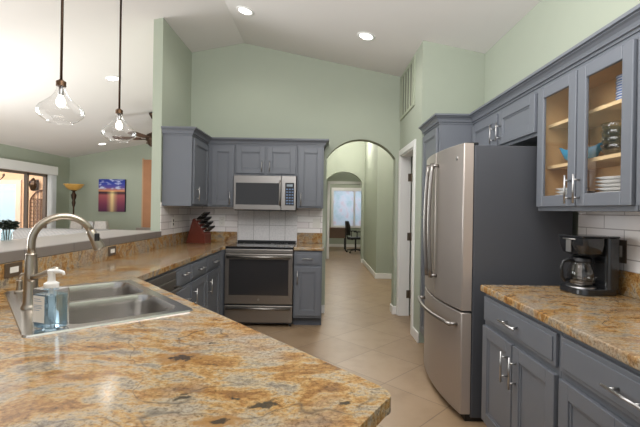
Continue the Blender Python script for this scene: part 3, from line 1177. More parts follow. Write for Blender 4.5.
def bez(p0, p1, p2, n=8):
    return [((1 - t) ** 2 * p0[0] + 2 * t * (1 - t) * p1[0] + t * t * p2[0], (1 - t) ** 2 * p0[1] + 2 * t * (1 - t) * p1[1] + t * t * p2[1]) for t in [i / n for i in range(n + 1)]]


inner = (-1.125, 2.455)
tip = (0.178, 0.958)
tip_r = bez((tip[0] - 0.045, tip[1] + 0.052), (tip[0] + 0.018, tip[1] - 0.015), (tip[0] - 0.022, tip[1] - 0.045))
outer = [(XW + 0.021, YB - 0.030), (XW + 0.021, 0.35), (-0.20, 0.35)] + tip_r[::-1] + [inner, (-1.112, 4.575), (-1.088, 4.575), (-1.088, YB - 0.030)]
hole = []
for hx, hy in rrect(-0.415, 0.415, -0.19, 0.262, 0.03, 3):
    p = SK + DIR * hx + NRM * hy
    hole.append((p.x, p.y))
G_PEN = granite('golden_granite_peninsula', [
    (-0.389, 1.148, 0.050, 0.026, 0.1, True), (-0.310, 0.911, 0.026, 0.020, 0.7, False),
    (-0.186, 0.906, 0.016, 0.011, 0.0, False), (-0.117, 0.885, 0.042, 0.022, 0.35, False), (-0.201, 0.807, 0.030, 0.014, 0.2, True),
    (0.060, 0.895, 0.016, 0.010, 0.3, False), (-0.34, 1.28, 0.014, 0.008, 0.2, False)])
ct = thing('countertop', 'golden granite countertop of the left run and large peninsula, holding the sink', 'countertop', (0, 0, 0))
slab('slab', outer, [hole], G_PEN, ct)
bb = BM()
box(bb, XW + 0.0005, XW + 0.02, 0.35, YW + 0.003, 0.876, 1.029)
box(bb, XW + 0.0085, XW + 0.02, YW + 0.003, YB - 0.0095, 0.876, 1.045)
box(bb, XW + 0.02, -1.088, YB - 0.029, YB - 0.0095, 0.876, 1.045)
obj('backsplash', bb, G, ct, 0.003)

ct = thing('countertop', 'golden granite countertop on the right holding the coffee maker', 'countertop', (0, 0, 0))
slab('slab', [(0.960, 2.40), (0.960, 0.55), (XR - 0.0095, 0.55), (XR - 0.0095, 2.40)], [], G, ct)
obj('backsplash', box(BM(), XR - 0.029, XR - 0.0095, 0.55, 2.40, 0.915, 1.045), G, ct, 0.003)

ct = thing('countertop', 'small granite countertop piece right of the stove', 'countertop', (0, 0, 0))
slab('slab', [(-0.306, 4.572), (0.04, 4.572), (0.04, YB - 0.0095), (-0.306, YB - 0.0095)], [], G, ct)
obj('backsplash', box(BM(), -0.306, 0.022, YB - 0.029, YB - 0.0095, 0.915, 1.045), G, ct, 0.003)

# peninsula cabinet: hollow shell under the slab
t = thing('peninsula_cabinet', 'grey peninsula cabinet under the overhanging tip of the granite', 'cabinet', (0, 0, 0))
ring = [(XW + 0.03, 2.47), (-1.155, 2.47), (0.098, 1.0), (0.045, 0.90), (-0.27, 0.42), (XW + 0.03, 0.42)]
bb = BM()
for i in range(len(ring)):
    a, b = Vector(ring[i]), Vector(ring[(i + 1) % len(ring)])
    d = (b - a)
    ang = math.atan2(d.y, d.x)
    box(bb, 0, d.length, -0.018, 0, 0.1, 0.874, Matrix.Translation((a.x, a.y, 0)) @ Matrix.Rotation(ang, 4, 'Z'))
obj('body', bb, M['cab'], t)
bb = BM()
prism(bb, [(XW + 0.06, 2.42), (-1.2, 2.42), (0.0, 1.0), (-0.3, 0.5), (XW + 0.06, 0.5)], 0, 0.1)
obj('toe_kick', bb, M['cabdark'], t)

# bar ledge of grey tile on the half wall
bl = thing('bar_ledge', 'long grey tiled bar ledge running behind the sink to the wing wall', 'ledge', (0, 0, 0))
ml, ntl, bsl, brl = brick('grey_ledge_tiles', 1, 0.46, 0.60, (126, 118, 111), (118, 110, 104), (100, 94, 90), 0.004, 0.0, 0.32, 0.2, oz=0.1)
obj('front_edge', box(BM(), XW - 0.02, XW + 0.02, 0.3, YW - 0.002, 1.0305, 1.092), ml, bl, 0.004)
mtop = plain('pale_ledge_top_tile', (170, 164, 158), 0.35, var=0.03)
obj('top', box(BM(), -2.29, XW - 0.021, 0.3, YW + 0.12, 1.0305, 1.091), mtop, bl, 0.004)

# ------------------------------------------------------------------ sink
sk = thing('kitchen_sink', 'stainless double bowl sink set into the peninsula granite', 'sink', (SK.x, SK.y, CT1), math.radians(-48.7))
bm = BM()
zt = 0.007
loops = []
bowls = [rrect(-0.402, -0.015, -0.165, 0.25, 0.07, 6), rrect(0.015, 0.402, -0.165, 0.25, 0.07, 6)]
outer_d = rrect(-0.445, 0.445, -0.288, 0.288, 0.02, 3)
for lp in [outer_d] + bowls:
    vs = [bm.verts.new((p[0], p[1], zt)) for p in lp]
    loops += [bm.edges.new((vs[i], vs[(i + 1) % len(vs)])) for i in range(len(vs))]
bmesh.ops.triangle_fill(bm, use_beauty=True, use_dissolve=False, edges=loops)
# rolled outer rim
o1 = [bm.verts.new((p[0] * 1.006, p[1] * 1.008, 0.0005)) for p in outer_d]
top = [v for v in bm.verts if abs(v.co.z - zt) < 1e-6][:len(outer_d)]
for i in range(len(outer_d)):
    j = (i + 1) % len(outer_d)
    bm.faces.new((top[i], top[j], o1[j], o1[i]))
obj('deck', bm, M['sinksteel'], sk)


def scaled(lp, s):
    cx = sum(p[0] for p in lp) / len(lp)
    cy = sum(p[1] for p in lp) / len(lp)
    return [(cx + (p[0] - cx) * s, cy + (p[1] - cy) * s) for p in lp]


for lp in bowls:
    bm = BM()
    rows = []
    for s, z in ((1.0, zt), (0.985, -0.004), (0.975, -0.03), (0.945, -0.15), (0.92, -0.175), (0.85, -0.188), (0.2, -0.193)):
        rows.append([(x, y, z) for x, y in scaled(lp, s)])
    loft(bm, rows, False, True)
    bo = smooth_angle(obj('bowl', bm, M['sinksteel'], sk), 60)
    cx = sum(p[0] for p in lp) / len(lp)
    cy = sum(p[1] for p in lp) / len(lp)
    obj('drain', lathe(BM(), [(0, -0.188), (0.02, -0.188), (0.032, -0.184), (0.042, -0.186), (0.044, -0.192)], 24, Matrix.Translation((cx, cy, 0))), M['nickel'], bo, smooth=True)


def sk_pt(x, y, z=0.0):
    p = SK + DIR * x + NRM * y
    return (p.x, p.y, CT1 + 0.0072 + z)


# faucet
fa = thing('kitchen_faucet', 'tall brushed nickel gooseneck faucet at the sink', 'faucet', sk_pt(0.018, -0.228), math.radians(-48.7 + 90))
# local +x points from the faucet towards the bowls
bm = BM()
lathe(bm, [(0, 0), (0.034, 0), (0.034, 0.006), (0.030, 0.012), (0.0275, 0.02), (0.0255, 0.10), (0.0215, 0.2), (0.020, 0.215), (0.0205, 0.222), (0.017, 0.226), (0, 0.226)], 28)
smooth_angle(obj('base_column', bm, M['faucet'], fa), 40)
bm = BM()
pts = [(0, 0, 0.222), (0, 0, 0.25)]
Rr = 0.113
cx_, cz_ = Rr, 0.266
for k in range(0, 21):
    a = PI - (PI * 0.86) * k / 20
    pts.append((cx_ + Rr * math.cos(a), 0, cz_ + Rr * math.sin(a)))
tube(bm, pts, 0.0145, 18)
obj('gooseneck', bm, M['faucet'], fa, smooth=True)
a = PI * 0.14
e0 = Vector(pts[-1])
td = Vector((math.sin(a), 0, -math.cos(a))).normalized()
bm = BM()
tube(bm, [e0 - td * 0.002, e0 + td * 0.004, e0 + td * 0.05, e0 + td * 0.085, e0 + td * 0.09], 0.02, 18, rs=[0.0165, 0.019, 0.022, 0.0255, 0.022])
sp = smooth_angle(obj('spray_head', bm, M['faucet'], fa), 40)
bm = BM()
box(bm, -0.010, 0.010, -0.027, -0.016, 0.0, 0.035, Matrix.Translation(e0 + td * 0.05))
obj('spray_button', bm, M['black'], sp, 0.003)
bm = BM()
tube(bm, [(0, -0.02, 0.125), (0, -0.03, 0.127)], 0.016, 14)
ld = Vector((0.75, -0.6, 0.36)).normalized()
p0 = Vector((0, -0.028, 0.127))
tube(bm, [p0, p0 + ld * 0.03, p0 + ld * 0.06, p0 + ld * 0.10, p0 + ld * 0.115], 0.01, 12, rs=[0.011, 0.0105, 0.012, 0.0145, 0.007])
obj('lever_handle', bm, M['faucet'], fa, smooth=True)

ds = thing('soap_dispenser', 'short nickel deck dispenser with bent spout left of the faucet', 'dispenser', sk_pt(-0.375, -0.235), math.radians(10))
bm = BM()
lathe(bm, [(0, 0), (0.022, 0), (0.022, 0.005), (0.014, 0.012), (0.0125, 0.05), (0.014, 0.058), (0.010, 0.062), (0, 0.062)], 20)
smooth_angle(obj('body', bm, M['faucet'], ds), 40)
obj('spout', tube(BM(), [(0, 0, 0.06), (0, 0, 0.075), (0.012, 0, 0.088), (0.035, 0, 0.09), (0.055, 0, 0.082), (0.062, 0, 0.06)], 0.0075, 10), M['faucet'], ds, smooth=True)

# hand soap bottle on the sink deck
hs_ = thing('hand_soap_bottle', 'clear pump bottle of blue hand soap on the sink corner', 'soap bottle', sk_pt(0.388, -0.205), math.radians(-20))
mgl, ntg, bg_ = new_mat('clear_pet_plastic')
bg_.inputs['Base Color'].default_value = (0.93, 0.96, 0.98, 1)
bg_.inputs['Transmission Weight'].default_value = 1.0
bg_.inputs['Roughness'].default_value = 0.03
bg_.inputs['IOR'].default_value = 1.08
mlq, ntq, bq = new_mat('blue_liquid_soap')
bq.inputs['Base Color'].default_value = (0.50, 0.70, 0.86, 1)
bq.inputs['Transmission Weight'].default_value = 0.92
bq.inputs['Roughness'].default_value = 0.02
bq.inputs['IOR'].default_value = 1.12
bm = BM()
hw_, hd_ = 0.048, 0.036
rows = []
for s, z in ((0.93, 0.0), (1.0, 0.006), (1.0, 0.132), (0.96, 0.138), (0.45, 0.141)):
    rows.append([(x, y, z) for x, y in rrect(-hw_ * s, hw_ * s, -hd_ * s, hd_ * s, 0.011 * s, 5)])
loft(bm, rows)
smooth_angle(obj('bottle', bm, mgl, hs_), 45)
bm = BM()
rows = [[(x, y, z) for x, y in rrect(-0.043 * s, 0.043 * s, -0.031 * s, 0.031 * s, 0.008, 5)] for s, z in ((0.95, 0.006), (1, 0.010), (1, 0.118))]
loft(bm, rows)
obj('soap_liquid', bm, mlq, hs_)
lab = obj('front_label', box(BM(), -0.036, 0.018, -hd_ - 0.0012, -hd_ - 0.0004, 0.026, 0.116), M['plate'], hs_)
bm = BM()
for k, (zz, ww) in enumerate(((0.104, 0.03), (0.097, 0.036), (0.083, 0.040), (0.078, 0.034), (0.073, 0.038), (0.066, 0.026))):
    box(bm, -0.031, -0.031 + ww, -hd_ - 0.0016, -hd_ - 0.0012, zz, zz + 0.0022)
obj('label_lines', bm, plain('grey_print', (150, 160, 172), 0.6), lab)
bm = BM()
lathe(bm, [(0, 0.139), (0.022, 0.139), (0.023, 0.142), (0.023, 0.155), (0.018, 0.158), (0.012, 0.162), (0.011, 0.186), (0.013, 0.190), (0.013, 0.199), (0.009, 0.203), (0, 0.203)], 24)
smooth_angle(obj('pump', bm, M['pumpwhite'], hs_), 40)
obj('nozzle', tube(BM(), [(0, 0, 0.195), (0.030, 0.006, 0.197), (0.044, 0.009, 0.194), (0.048, 0.0098, 0.186)], 0.0055, 10, rs=[0.009, 0.007, 0.0055, 0.0045]), M['pumpwhite'], hs_, smooth=True)
obj('dip_tube', tube(BM(), [(0.002, 0, 0.139), (0.004, 0, 0.06), (0.012, 0, 0.012)], 0.003, 8), M['pumpwhite'], hs_)

# ------------------------------------------------------------------ stove
st = thing('stove', 'stainless slide-in electric range with black oven window', 'stove', (-1.084, 4.585, 0))
SWd = 0.774
obj('body', box(BM(), 0.002, SWd - 0.002, 0.0, 0.605, 0.03, 0.888), M['casegrey'], st)
obj('cooktop', box(BM(), 0.0, SWd, -0.005, 0.61, 0.8885, 0.914), M['cooktop'], st, 0.005)
mring = plain('cooktop_ring_grey', (74, 74, 76), 0.3)
for cx, cy, r in ((0.19, 0.17, 0.10), (0.57, 0.17, 0.085), (0.19, 0.44, 0.075), (0.57, 0.44, 0.10)):
    obj('burner_ring', lathe(BM(), [(r - 0.006, 0.9145), (r, 0.9147), (r + 0.004, 0.9145)], 32, Matrix.Translation((cx, cy, 0))), mring, st)
obj('rear_trim', box(BM(), 0.01, SWd - 0.01, 0.585, 0.61, 0.9142, 0.94), M['black'], st, 0.003)
obj('front_panel', box(BM(), 0.0, SWd, -0.03, -0.001, 0.838, 0.886), M['rangesteel'], st, 0.006)
for kx in (0.60, 0.66, 0.72):
    obj('knob', lathe(BM(), [(0, 0.930), (0.014, 0.930), (0.017, 0.926), (0.018, 0.9145)], 18, Matrix.Translation((kx, 0.035, 0))), M['steel'], st, smooth=True)
od = obj('oven_door', box(BM(), 0.0, SWd, -0.042, -0.001, 0.262, 0.834), M['rangesteel'], st, 0.006)
obj('oven_window', box(BM(), 0.048, SWd - 0.048, -0.0445, -0.042, 0.365, 0.772), M['blackglass'], od, 0.001)
bm = BM()
tube(bm, [(0.025, -0.085, 0.802), (SWd - 0.025, -0.085, 0.802)], 0.015, 14)
for x in (0.045, SWd - 0.045):
    tube(bm, [(x, -0.04, 0.802), (x, -0.085, 0.802)], 0.011, 10)
obj('oven_handle', bm, M['steel'], od, smooth=True)
obj('emblem', lathe(BM(), [(0, 0), (0.012, 0), (0.014, -0.002), (0.014, -0.003)], 24, Matrix.Translation((SWd / 2, -0.045, 0.315)) @ Matrix.Rotation(PI / 2, 4, 'X')), M['nickel'], od)
dw = obj('storage_drawer', box(BM(), 0.0, SWd, -0.040, -0.001, 0.055, 0.246), M['rangesteel'], st, 0.006)
bm = BM()
tube(bm, [(0.025, -0.062, 0.214), (SWd - 0.025, -0.062, 0.214)], 0.014, 12)
for x in (0.05, SWd - 0.05):
    tube(bm, [(x, -0.038, 0.214), (x, -0.062, 0.214)], 0.010, 8)
obj('drawer_handle', bm, M['steel'], dw, smooth=True)
for x in (0.03, SWd - 0.03):
    for y in (0.03, 0.57):
        obj('foot', tube(BM(), [(x, y, 0.0), (x, y, 0.032)], 0.016, 10), M['black'], st)

# microwave
mw = thing('microwave', 'stainless over-the-range microwave with dark door window', 'microwave', (-1.056, 4.835, 1.335))
W_, H_ = 0.752, 0.412
obj('body', box(BM(), 0.002, W_ - 0.002, 0.0, 0.382, 0.004, H_), M['casegrey'], mw)
md = obj('door', box(BM(), 0, 0.572, -0.028, -0.001, 0.0, H_), M['steel'], mw, 0.005)
obj('door_window', box(BM(), 0.028, 0.545, -0.0305, -0.028, 0.062, H_ - 0.088), M['blackglass'], md)
bm = BM()
tube(bm, [(0.563, -0.03, 0.062), (0.563, -0.062, 0.075), (0.563, -0.066, 0.11), (0.563, -0.066, 0.31), (0.563, -0.062, 0.335), (0.563, -0.03, 0.348)], 0.012, 12)
obj('door_handle', bm, M['steel'], md, smooth=True)
obj('control_fascia', box(BM(), 0.574, W_, -0.028, -0.001, 0.0, H_), M['steel'], mw, 0.004)
cp = obj('control_panel', box(BM(), 0.622, W_ - 0.022, -0.0302, -0.028, 0.058, H_ - 0.082), M['blackglass'], mw)
obj('display', box(BM(), 0.640, W_ - 0.040, -0.0312, -0.0302, 0.285, 0.312), plain('grey_display', (140, 152, 160), 0.3), cp)
mkey = plain('blue_grey_key', (92, 116, 152), 0.4)
for r in range(6):
    for c in range(3):
        obj('key', box(BM(), 0.634 + c * 0.033, 0.656 + c * 0.033, -0.0312, -0.0302, 0.075 + r * 0.034, 0.090 + r * 0.034), mkey, cp)
obj('bottom_vent', box(BM(), 0.01, W_ - 0.01, 0.0, 0.30, -0.010, 0.0035), M['black'], mw)

# ------------------------------------------------------------------ refrigerator
fr = thing('refrigerator', 'large stainless french door refrigerator with dark grey side', 'refrigerator', (0.976, 3.465, 0), R_RIGHT)
FW = 0.91
obj('case', box(BM(), 0, FW, 0.0, 0.635, 0.03, 1.775), M['casegrey'], fr, 0.006)
FT = 0.066


def bow(x):
    u = (x - FW / 2) / (FW / 2)
    return -FT - 0.050 * (1 - u * u)


def bowed(x0, x1, z0, z1, n=14):
    bm = BM()
    front = [(x0 + (x1 - x0) * k / n, bow(x0 + (x1 - x0) * k / n)) for k in range(n + 1)]
    prism(bm, front + [(x1, -0.004), (x0, -0.004)], z0, z1)
    return bm


fdoors = []
for x0, x1, hx in ((0.003, FW / 2 - 0.003, FW / 2 - 0.055), (FW / 2 + 0.003, FW - 0.003, FW / 2 + 0.055)):
    d = smooth_angle(obj('door', bowed(x0, x1, 0.712, 1.790), M['fridge'], fr, 0.006), 30)
    yb = bow(hx)
    bm = BM()
    pts = [(hx, yb - 0.045 - 0.018 * math.sin(PI * k / 14), 0.86 + 0.84 * k / 14) for k in range(15)]
    tube(bm, pts, 0.014, 12)
    for z in (0.875, 1.685):
        tube(bm, [(hx, yb + 0.004, z), (hx, yb - 0.046, z)], 0.0125, 10)
    obj('handle', bm, M['steel'], d, smooth=True)
    fdoors.append(d)
obj('door_edge_strip', box(BM(), FW - 0.0029, FW + 0.0002, -FT + 0.004, -0.006, 0.715, 1.787), M['fridgeedge'], fdoors[1])
obj('emblem', lathe(BM(), [(0, 0), (0.013, 0), (0.016, -0.003), (0.016, -0.005)], 24,
    Matrix.Translation((FW - 0.09, bow(FW - 0.09) - 0.003, 1.70)) @ Matrix.Rotation(PI / 2, 4, 'X')), M['nickel'], fdoors[1])
fz = smooth_angle(obj('freezer_drawer', bowed(0.003, FW - 0.003, 0.05, 0.700, 20), M['fridge'], fr, 0.006), 30)
bm = BM()
pts = []
for k in range(17):
    x = 0.05 + (FW - 0.10) * k / 16
    pts.append((x, bow(x) - 0.05 - 0.01 * math.sin(PI * k / 16), 0.615))
tube(bm, pts, 0.014, 12)
for x in (0.06, FW - 0.06):
    tube(bm, [(x, bow(x) + 0.004, 0.615), (x, bow(x) - 0.051, 0.615)], 0.0125, 10)
obj('freezer_handle', bm, M['steel'], fz, smooth=True)
obj('door_edge_strip', box(BM(), FW - 0.0029, FW + 0.0002, -FT + 0.004, -0.006, 0.055, 0.696), M['fridgeedge'], fz)
obj('hinge_cover', box(BM(), FW - 0.06, FW - 0.012, -0.05, 0.03, 1.776, 1.795), M['black'], fr, 0.004)
obj('base_grille', box(BM(), 0.02, FW - 0.02, -0.03, 0.1, 0.0, 0.045), M['black'], fr)
for x in (0.05, FW - 0.05):
    obj('roller', tube(BM(), [(x - 0.02, 0.5, 0.015), (x + 0.02, 0.5, 0.015)], 0.015, 12), M['black'], fr)

# ------------------------------------------------------------------ coffee maker
cf = thing('coffee_maker', 'black drip coffee maker with glass carafe on the right counter', 'coffee maker', (1.365, 2.185, CT1 + 0.0005), R_RIGHT + 0.12)
cf.scale = (1.0, 0.93, 1.0)
# local: -y is the front (towards the room), x is width
bm = BM()
rows = [[(x, y, z) for x, y in rrect(-0.098, 0.098, -0.005, 0.235, 0.05, 6)] for z in (0.0, 0.034)]
rows.insert(1, [(x, y, 0.004) for x, y in rrect(-0.10, 0.10, -0.008, 0.235, 0.05, 6)])
loft(bm, rows)
smooth_angle(obj('base', bm, M['satinblack'], cf, 0.003), 40)
obj('warming_plate', lathe(BM(), [(0, 0.040), (0.068, 0.040), (0.074, 0.036), (0.074, 0.034)], 32, Matrix.Translation((0, 0.072, 0))), M['nickel'], cf, smooth=True)
bm = BM()
rows = [[(x, y, z) for x, y in rrect(-0.098, 0.098, 0.152, 0.235, 0.025, 5)] for z in (0.0341, 0.302)]
loft(bm, rows)
smooth_angle(obj('water_tank', bm, M['satinblack'], cf), 40)
bm = BM()
rows = []
for z, y0, wd, y1 in ((0.205, 0.035, 0.066, 0.151), (0.222, 0.005, 0.088, 0.151), (0.268, -0.008, 0.098, 0.151), (0.302, -0.012, 0.098, 0.151)):
    rows.append([(x, y, z) for x, y in rrect(-wd, wd, y0, y1, 0.04, 6)])
loft(bm, rows)
smooth_angle(obj('brew_head', bm, M['satinblack'], cf), 50)
obj('lid', box(BM(), -0.094, 0.094, -0.006, 0.232, 0.3025, 0.314), M['satinblack'], cf, 0.006)
obj('lid_trim', tube(BM(), [(0.06 * math.sin(a) * 1.4, 0.05 - 0.07 * math.cos(a), 0.296) for a in [(-1.3 + 2.6 * k / 12) for k in range(13)]], 0.004, 8), M['nickel'], cf, smooth=True)
obj('nickel_stripe', box(BM(), -0.018, 0.018, -0.0135, -0.009, 0.225, 0.29), M['nickel'], cf)
car = obj('carafe', lathe(BM(), [(0, 0.043), (0.05, 0.043), (0.062, 0.05), (0.071, 0.08), (0.070, 0.11), (0.058, 0.15), (0.050, 0.168), (0.052, 0.178)], 36, Matrix.Translation((0, 0.072, 0))), M['carafe'], cf, smooth=True)
obj('carafe_band', lathe(BM(), [(0.0515, 0.166), (0.054, 0.168), (0.054, 0.180), (0.0515, 0.182)], 36, Matrix.Translation((0, 0.072, 0))), M['black'], car, smooth=True)
obj('carafe_lid', lathe(BM(), [(0.054, 0.1805), (0.053, 0.190), (0.040, 0.198), (0, 0.200)], 36, Matrix.Translation((0, 0.072, 0))), M['black'], car, smooth=True)
bm = BM()
tube(bm, [(0, 0.022, 0.176), (0, -0.015, 0.180), (0, -0.045, 0.172), (0, -0.056, 0.14), (0, -0.050, 0.09), (0, -0.032, 0.068), (0, -0.004, 0.075)], 0.009, 10)
obj('carafe_handle', bm, M['black'], car, smooth=True)
obj('carafe_bottom', lathe(BM(), [(0, 0.046), (0.058, 0.0505), (0.064, 0.066), (0, 0.066)], 32, Matrix.Translation((0, 0.072, 0))), plain('grey_reflective_base', (120, 112, 104), 0.2, metal=0.6), car, smooth=True)  # grey half-metallic disc filling the carafe bottom

# ------------------------------------------------------------------ knife block
kb = thing('knife_block', 'red cherry knife block holding black handled knives on corner counter', 'knife block', (-1.455, 4.93, CT1 + 0.0005), math.radians(-14))
# local: slanted face towards +x
prof = [(-0.135, 0.0), (0.055, 0.0), (0.055, 0.085), (-0.055, 0.225), (-0.072, 0.215)]
kb.scale = (1.36, 1.36, 1.36)
obj('block', prism(BM(), prof, -0.055, 0.055, 'y'), M['cherry'], kb, 0.004)
kn_dir = Vector((0.79, 0, 0.62)).normalized()
fdir = Vector((0.11, 0, -0.14)).normalized()
kid = 0
for r in range(4):
    for c in range(4):
        base_p = Vector((-0.055, 0, 0.225)) + fdir * (0.02 + 0.043 * r) + Vector((0, -0.039 + 0.026 * c, 0))
        ln = 0.115 - 0.012 * r
        k = thing('kitchen_knife', 'black handled kitchen knife in the red knife block', 'knife', (0, 0, 0), 0, 'knives in the block')
        k.location = kb.location
        k.rotation_euler = kb.rotation_euler
        k.scale = kb.scale
        bm = BM()
        tube(bm, [base_p + kn_dir * 0.001, base_p + kn_dir * 0.02, base_p + kn_dir * (ln * 0.6), base_p + kn_dir * (ln - 0.008), base_p + kn_dir * ln], 0.009, 8, rs=[0.007, 0.0085, 0.0095, 0.009, 0.005])
        obj('handle', bm, M['black'], k, smooth=True)
        bm = BM()
        tube(bm, [base_p + kn_dir * 0.0005, base_p + kn_dir * 0.012], 0.0098, 8)
        tube(bm, [base_p + kn_dir * (ln * 0.55), base_p + kn_dir * (ln * 0.55 + 0.004)], 0.0102, 8)
        obj('bolster', bm, M['nickel'], k, smooth=True)

# ------------------------------------------------------------------ outlets and switches
def outlet(name, label, loc, rotz, w, h, plate, kind, rocker=None):
    t = thing(name, label, 'outlet' if kind != 'switch' else 'switch', loc, rotz)
    obj('cover_plate', box(BM(), -w / 2, w / 2, -0.006, 0, -h / 2, h / 2), plate, t, 0.002)
    if kind == 'rocker':
        iw, ih = (0.062, 0.032) if w > h else (0.032, 0.062)
        obj('insert', box(BM(), -iw / 2, iw / 2, -0.0085, -0.006, -ih / 2, ih / 2), M['plate'], t, 0.001)
    elif kind == 'duplex':
        for s in (-0.021, 0.021):
            f_ = obj('socket', box(BM(), -0.015, 0.015, -0.008, -0.006, s - 0.015, s + 0.015), rocker or M['plate'], t, 0.002)
            bm = BM()
            for x in (-0.006, 0.006):
                box(bm, x - 0.0012, x + 0.0012, -0.0086, -0.008, s - 0.004, s + 0.006)
            obj('slots', bm, M['slot'], f_)
    else:
        for s in (-0.018, 0.018):
            obj('toggle', box(BM(), s - 0.005, s + 0.005, -0.016, -0.006, -0.012, 0.012), M['plate'], t, 0.001)
    return t


xs_ = XW + 0.0203
outlet('wall_outlet', 'bronze plated outlet under the bar ledge left of the faucet', (xs_, 2.215, 0.988), R_LEFT, 0.125, 0.078, M['bronzeplate'], 'rocker')
outlet('wall_outlet', 'bronze plated outlet under the bar ledge right of the faucet', (xs_, 3.26, 0.985), R_LEFT, 0.12, 0.074, M['bronzeplate'], 'rocker')
outlet('wall_outlet', 'white outlet with dark sockets on tile beside the pillar', (XW + 0.0083, 4.63, 1.175), R_LEFT, 0.075, 0.12, M['plate'], 'duplex', plain('dark_socket', (92, 88, 86), 0.5))
outlet('wall_outlet', 'white outlet on back tile partly behind the knife block', (-1.29, YB - 0.0083, 1.175), 0, 0.075, 0.12, M['plate'], 'duplex')
outlet('light_switch', 'white double switch plate on tile right of the stove', (-0.055, YB - 0.0083, 1.172), 0, 0.10, 0.12, M['plate'], 'switch')
outlet('light_switch', 'dark bronze switch plate with pale rocker behind the coffee maker', (XR - 0.0083, 2.19, 1.145), R_RIGHT, 0.085, 0.125, M['bronzeplate'], 'rocker')

# ------------------------------------------------------------------ dishes behind the glass doors
def at_cab(lx, ly, z):
    return (XU + ly, 2.475 - lx * 0.97, z)


ZB, ZM, ZT = UZ0 + 0.0185, 1.6345, 1.8845


def plate_bm(r):
    return lathe(BM(), [(0, 0.003), (r * 0.55, 0.003), (r * 0.7, 0.006), (r, 0.016), (r, 0.018), (r * 0.7, 0.009), (r * 0.55, 0.006), (0, 0.006)], 32)


def stack(name, bm, mat, n, pos, dz, labels, cat, group):
    src = obj(name, bm, mat, smooth=True)
    src.location = pos
    tag(src, labels, cat, group)
    for k in range(1, n):
        c = src.copy()
        COL.objects.link(c)
        c.location = (pos[0], pos[1], pos[2] + dz * k)


stack('dinner_plate', plate_bm(0.115), M['dish'], 8, at_cab(0.50, 0.155, ZB), 0.0185, 'white dinner plate in the taller stack behind the nearer glass door', 'plate', 'stacked dinner plates')
stack('side_plate', plate_bm(0.085), M['dish'], 6, at_cab(0.125, 0.13, ZB), 0.0185, 'white plate in the stack behind the farther glass door', 'plate', 'stacked plates behind the farther door')
bowl_p = [(0, 0.003), (0.03, 0.003), (0.05, 0.014), (0.066, 0.04), (0.070, 0.062), (0.066, 0.062), (0.062, 0.042), (0.047, 0.019), (0, 0.008)]
mclear = thin_glass('pressed_clear_glass', (0.80, 0.84, 0.80), 1.6, 2.2, 0.08)
stack('glass_bowl', lathe(BM(), bowl_p, 28), mclear, 4, at_cab(0.475, 0.14, ZM), 0.036, 'clear glass bowl in the stack on the middle shelf', 'bowl', 'stacked glass bowls')
mcup, ntu, bu = new_mat('blue_striped_glaze')
wv = N(ntu, 'ShaderNodeTexWave')
wv.bands_direction = 'Z'
wv.inputs['Scale'].default_value = 28
tcu = N(ntu, 'ShaderNodeTexCoord')
ntu.links.new(tcu.outputs['Object'], wv.inputs['Vector'])
ru = ramp(ntu, [(0.35, (70, 112, 186)), (0.6, (226, 228, 234))])
ntu.links.new(wv.outputs['Fac'], ru.inputs['Fac'])
ntu.links.new(ru.outputs['Color'], bu.inputs['Base Color'])
bu.inputs['Roughness'].default_value = 0.2
cup_p = [(0, 0.002), (0.035, 0.002), (0.052, 0.022), (0.058, 0.045), (0.055, 0.045), (0.048, 0.022), (0.032, 0.007), (0, 0.007)]
stack('striped_bowl', lathe(BM(), cup_p, 28), mcup, 5, at_cab(0.515, 0.17, ZT), 0.026, 'small blue and white bowl in the stack on top shelf', 'bowl', 'blue and white bowls')
for lx, ly, q in ((0.315, 0.10, 0.4), (0.30, 0.20, -0.5)):
    mg = thing('coffee_mug', 'dark stoneware mug beside the dinner plates at the cabinet bottom' if q > 0 else 'dark stoneware mug standing behind another mug in glass cabinet', 'mug', at_cab(lx, ly, ZB), q)
    obj('cup', lathe(BM(), [(0, 0.001), (0.036, 0.001), (0.04, 0.006), (0.041, 0.085), (0.037, 0.085), (0.036, 0.01), (0, 0.008)], 24), M['mug'], mg, smooth=True)
    obj('handle', tube(BM(), [(-0.039, 0, 0.07), (-0.06, 0, 0.07), (-0.068, 0, 0.045), (-0.058, 0, 0.022), (-0.039, 0, 0.02)], 0.006, 8), M['mug'], mg, smooth=True)
# turquoise leaf-shaped dish leaning across the middle shelf
bm = BM()
rows = []
for j, (s, z) in enumerate(((0.35, 0.004), (0.75, 0.035), (1.0, 0.09), (0.96, 0.092), (0.70, 0.042), (0.3, 0.012))):
    row = []
    for k in range(40):
        a = 2 * PI * k / 40
        rr = 1 + 0.07 * math.sin(5 * a)
        row.append((s * rr * 0.135 * math.cos(a), s * rr * 0.09 * math.sin(a), z + (0.012 * math.sin(5 * a) if j in (2, 3) else 0)))
    rows.append(row)
loft(bm, rows)
tq = obj('serving_bowl', bm, M['bluedish'], smooth=True)
tq.location = at_cab(0.175, 0.15, ZM)
tq.rotation_euler = (0, 0, R_RIGHT)
tag(tq, 'wavy turquoise serving bowl on the middle shelf of glass cabinet', 'bowl')
# ------------------------------------------------------------------ pendants
GP = [(0.024, 0.262), (0.0245, 0.245), (0.029, 0.225), (0.040, 0.200), (0.060, 0.172), (0.086, 0.148), (0.112, 0.127), (0.132, 0.107), (0.143, 0.088),
      (0.146, 0.070), (0.141, 0.052), (0.127, 0.035), (0.108, 0.020), (0.090, 0.010), (0.080, 0.004), (0.078, 0.0)]


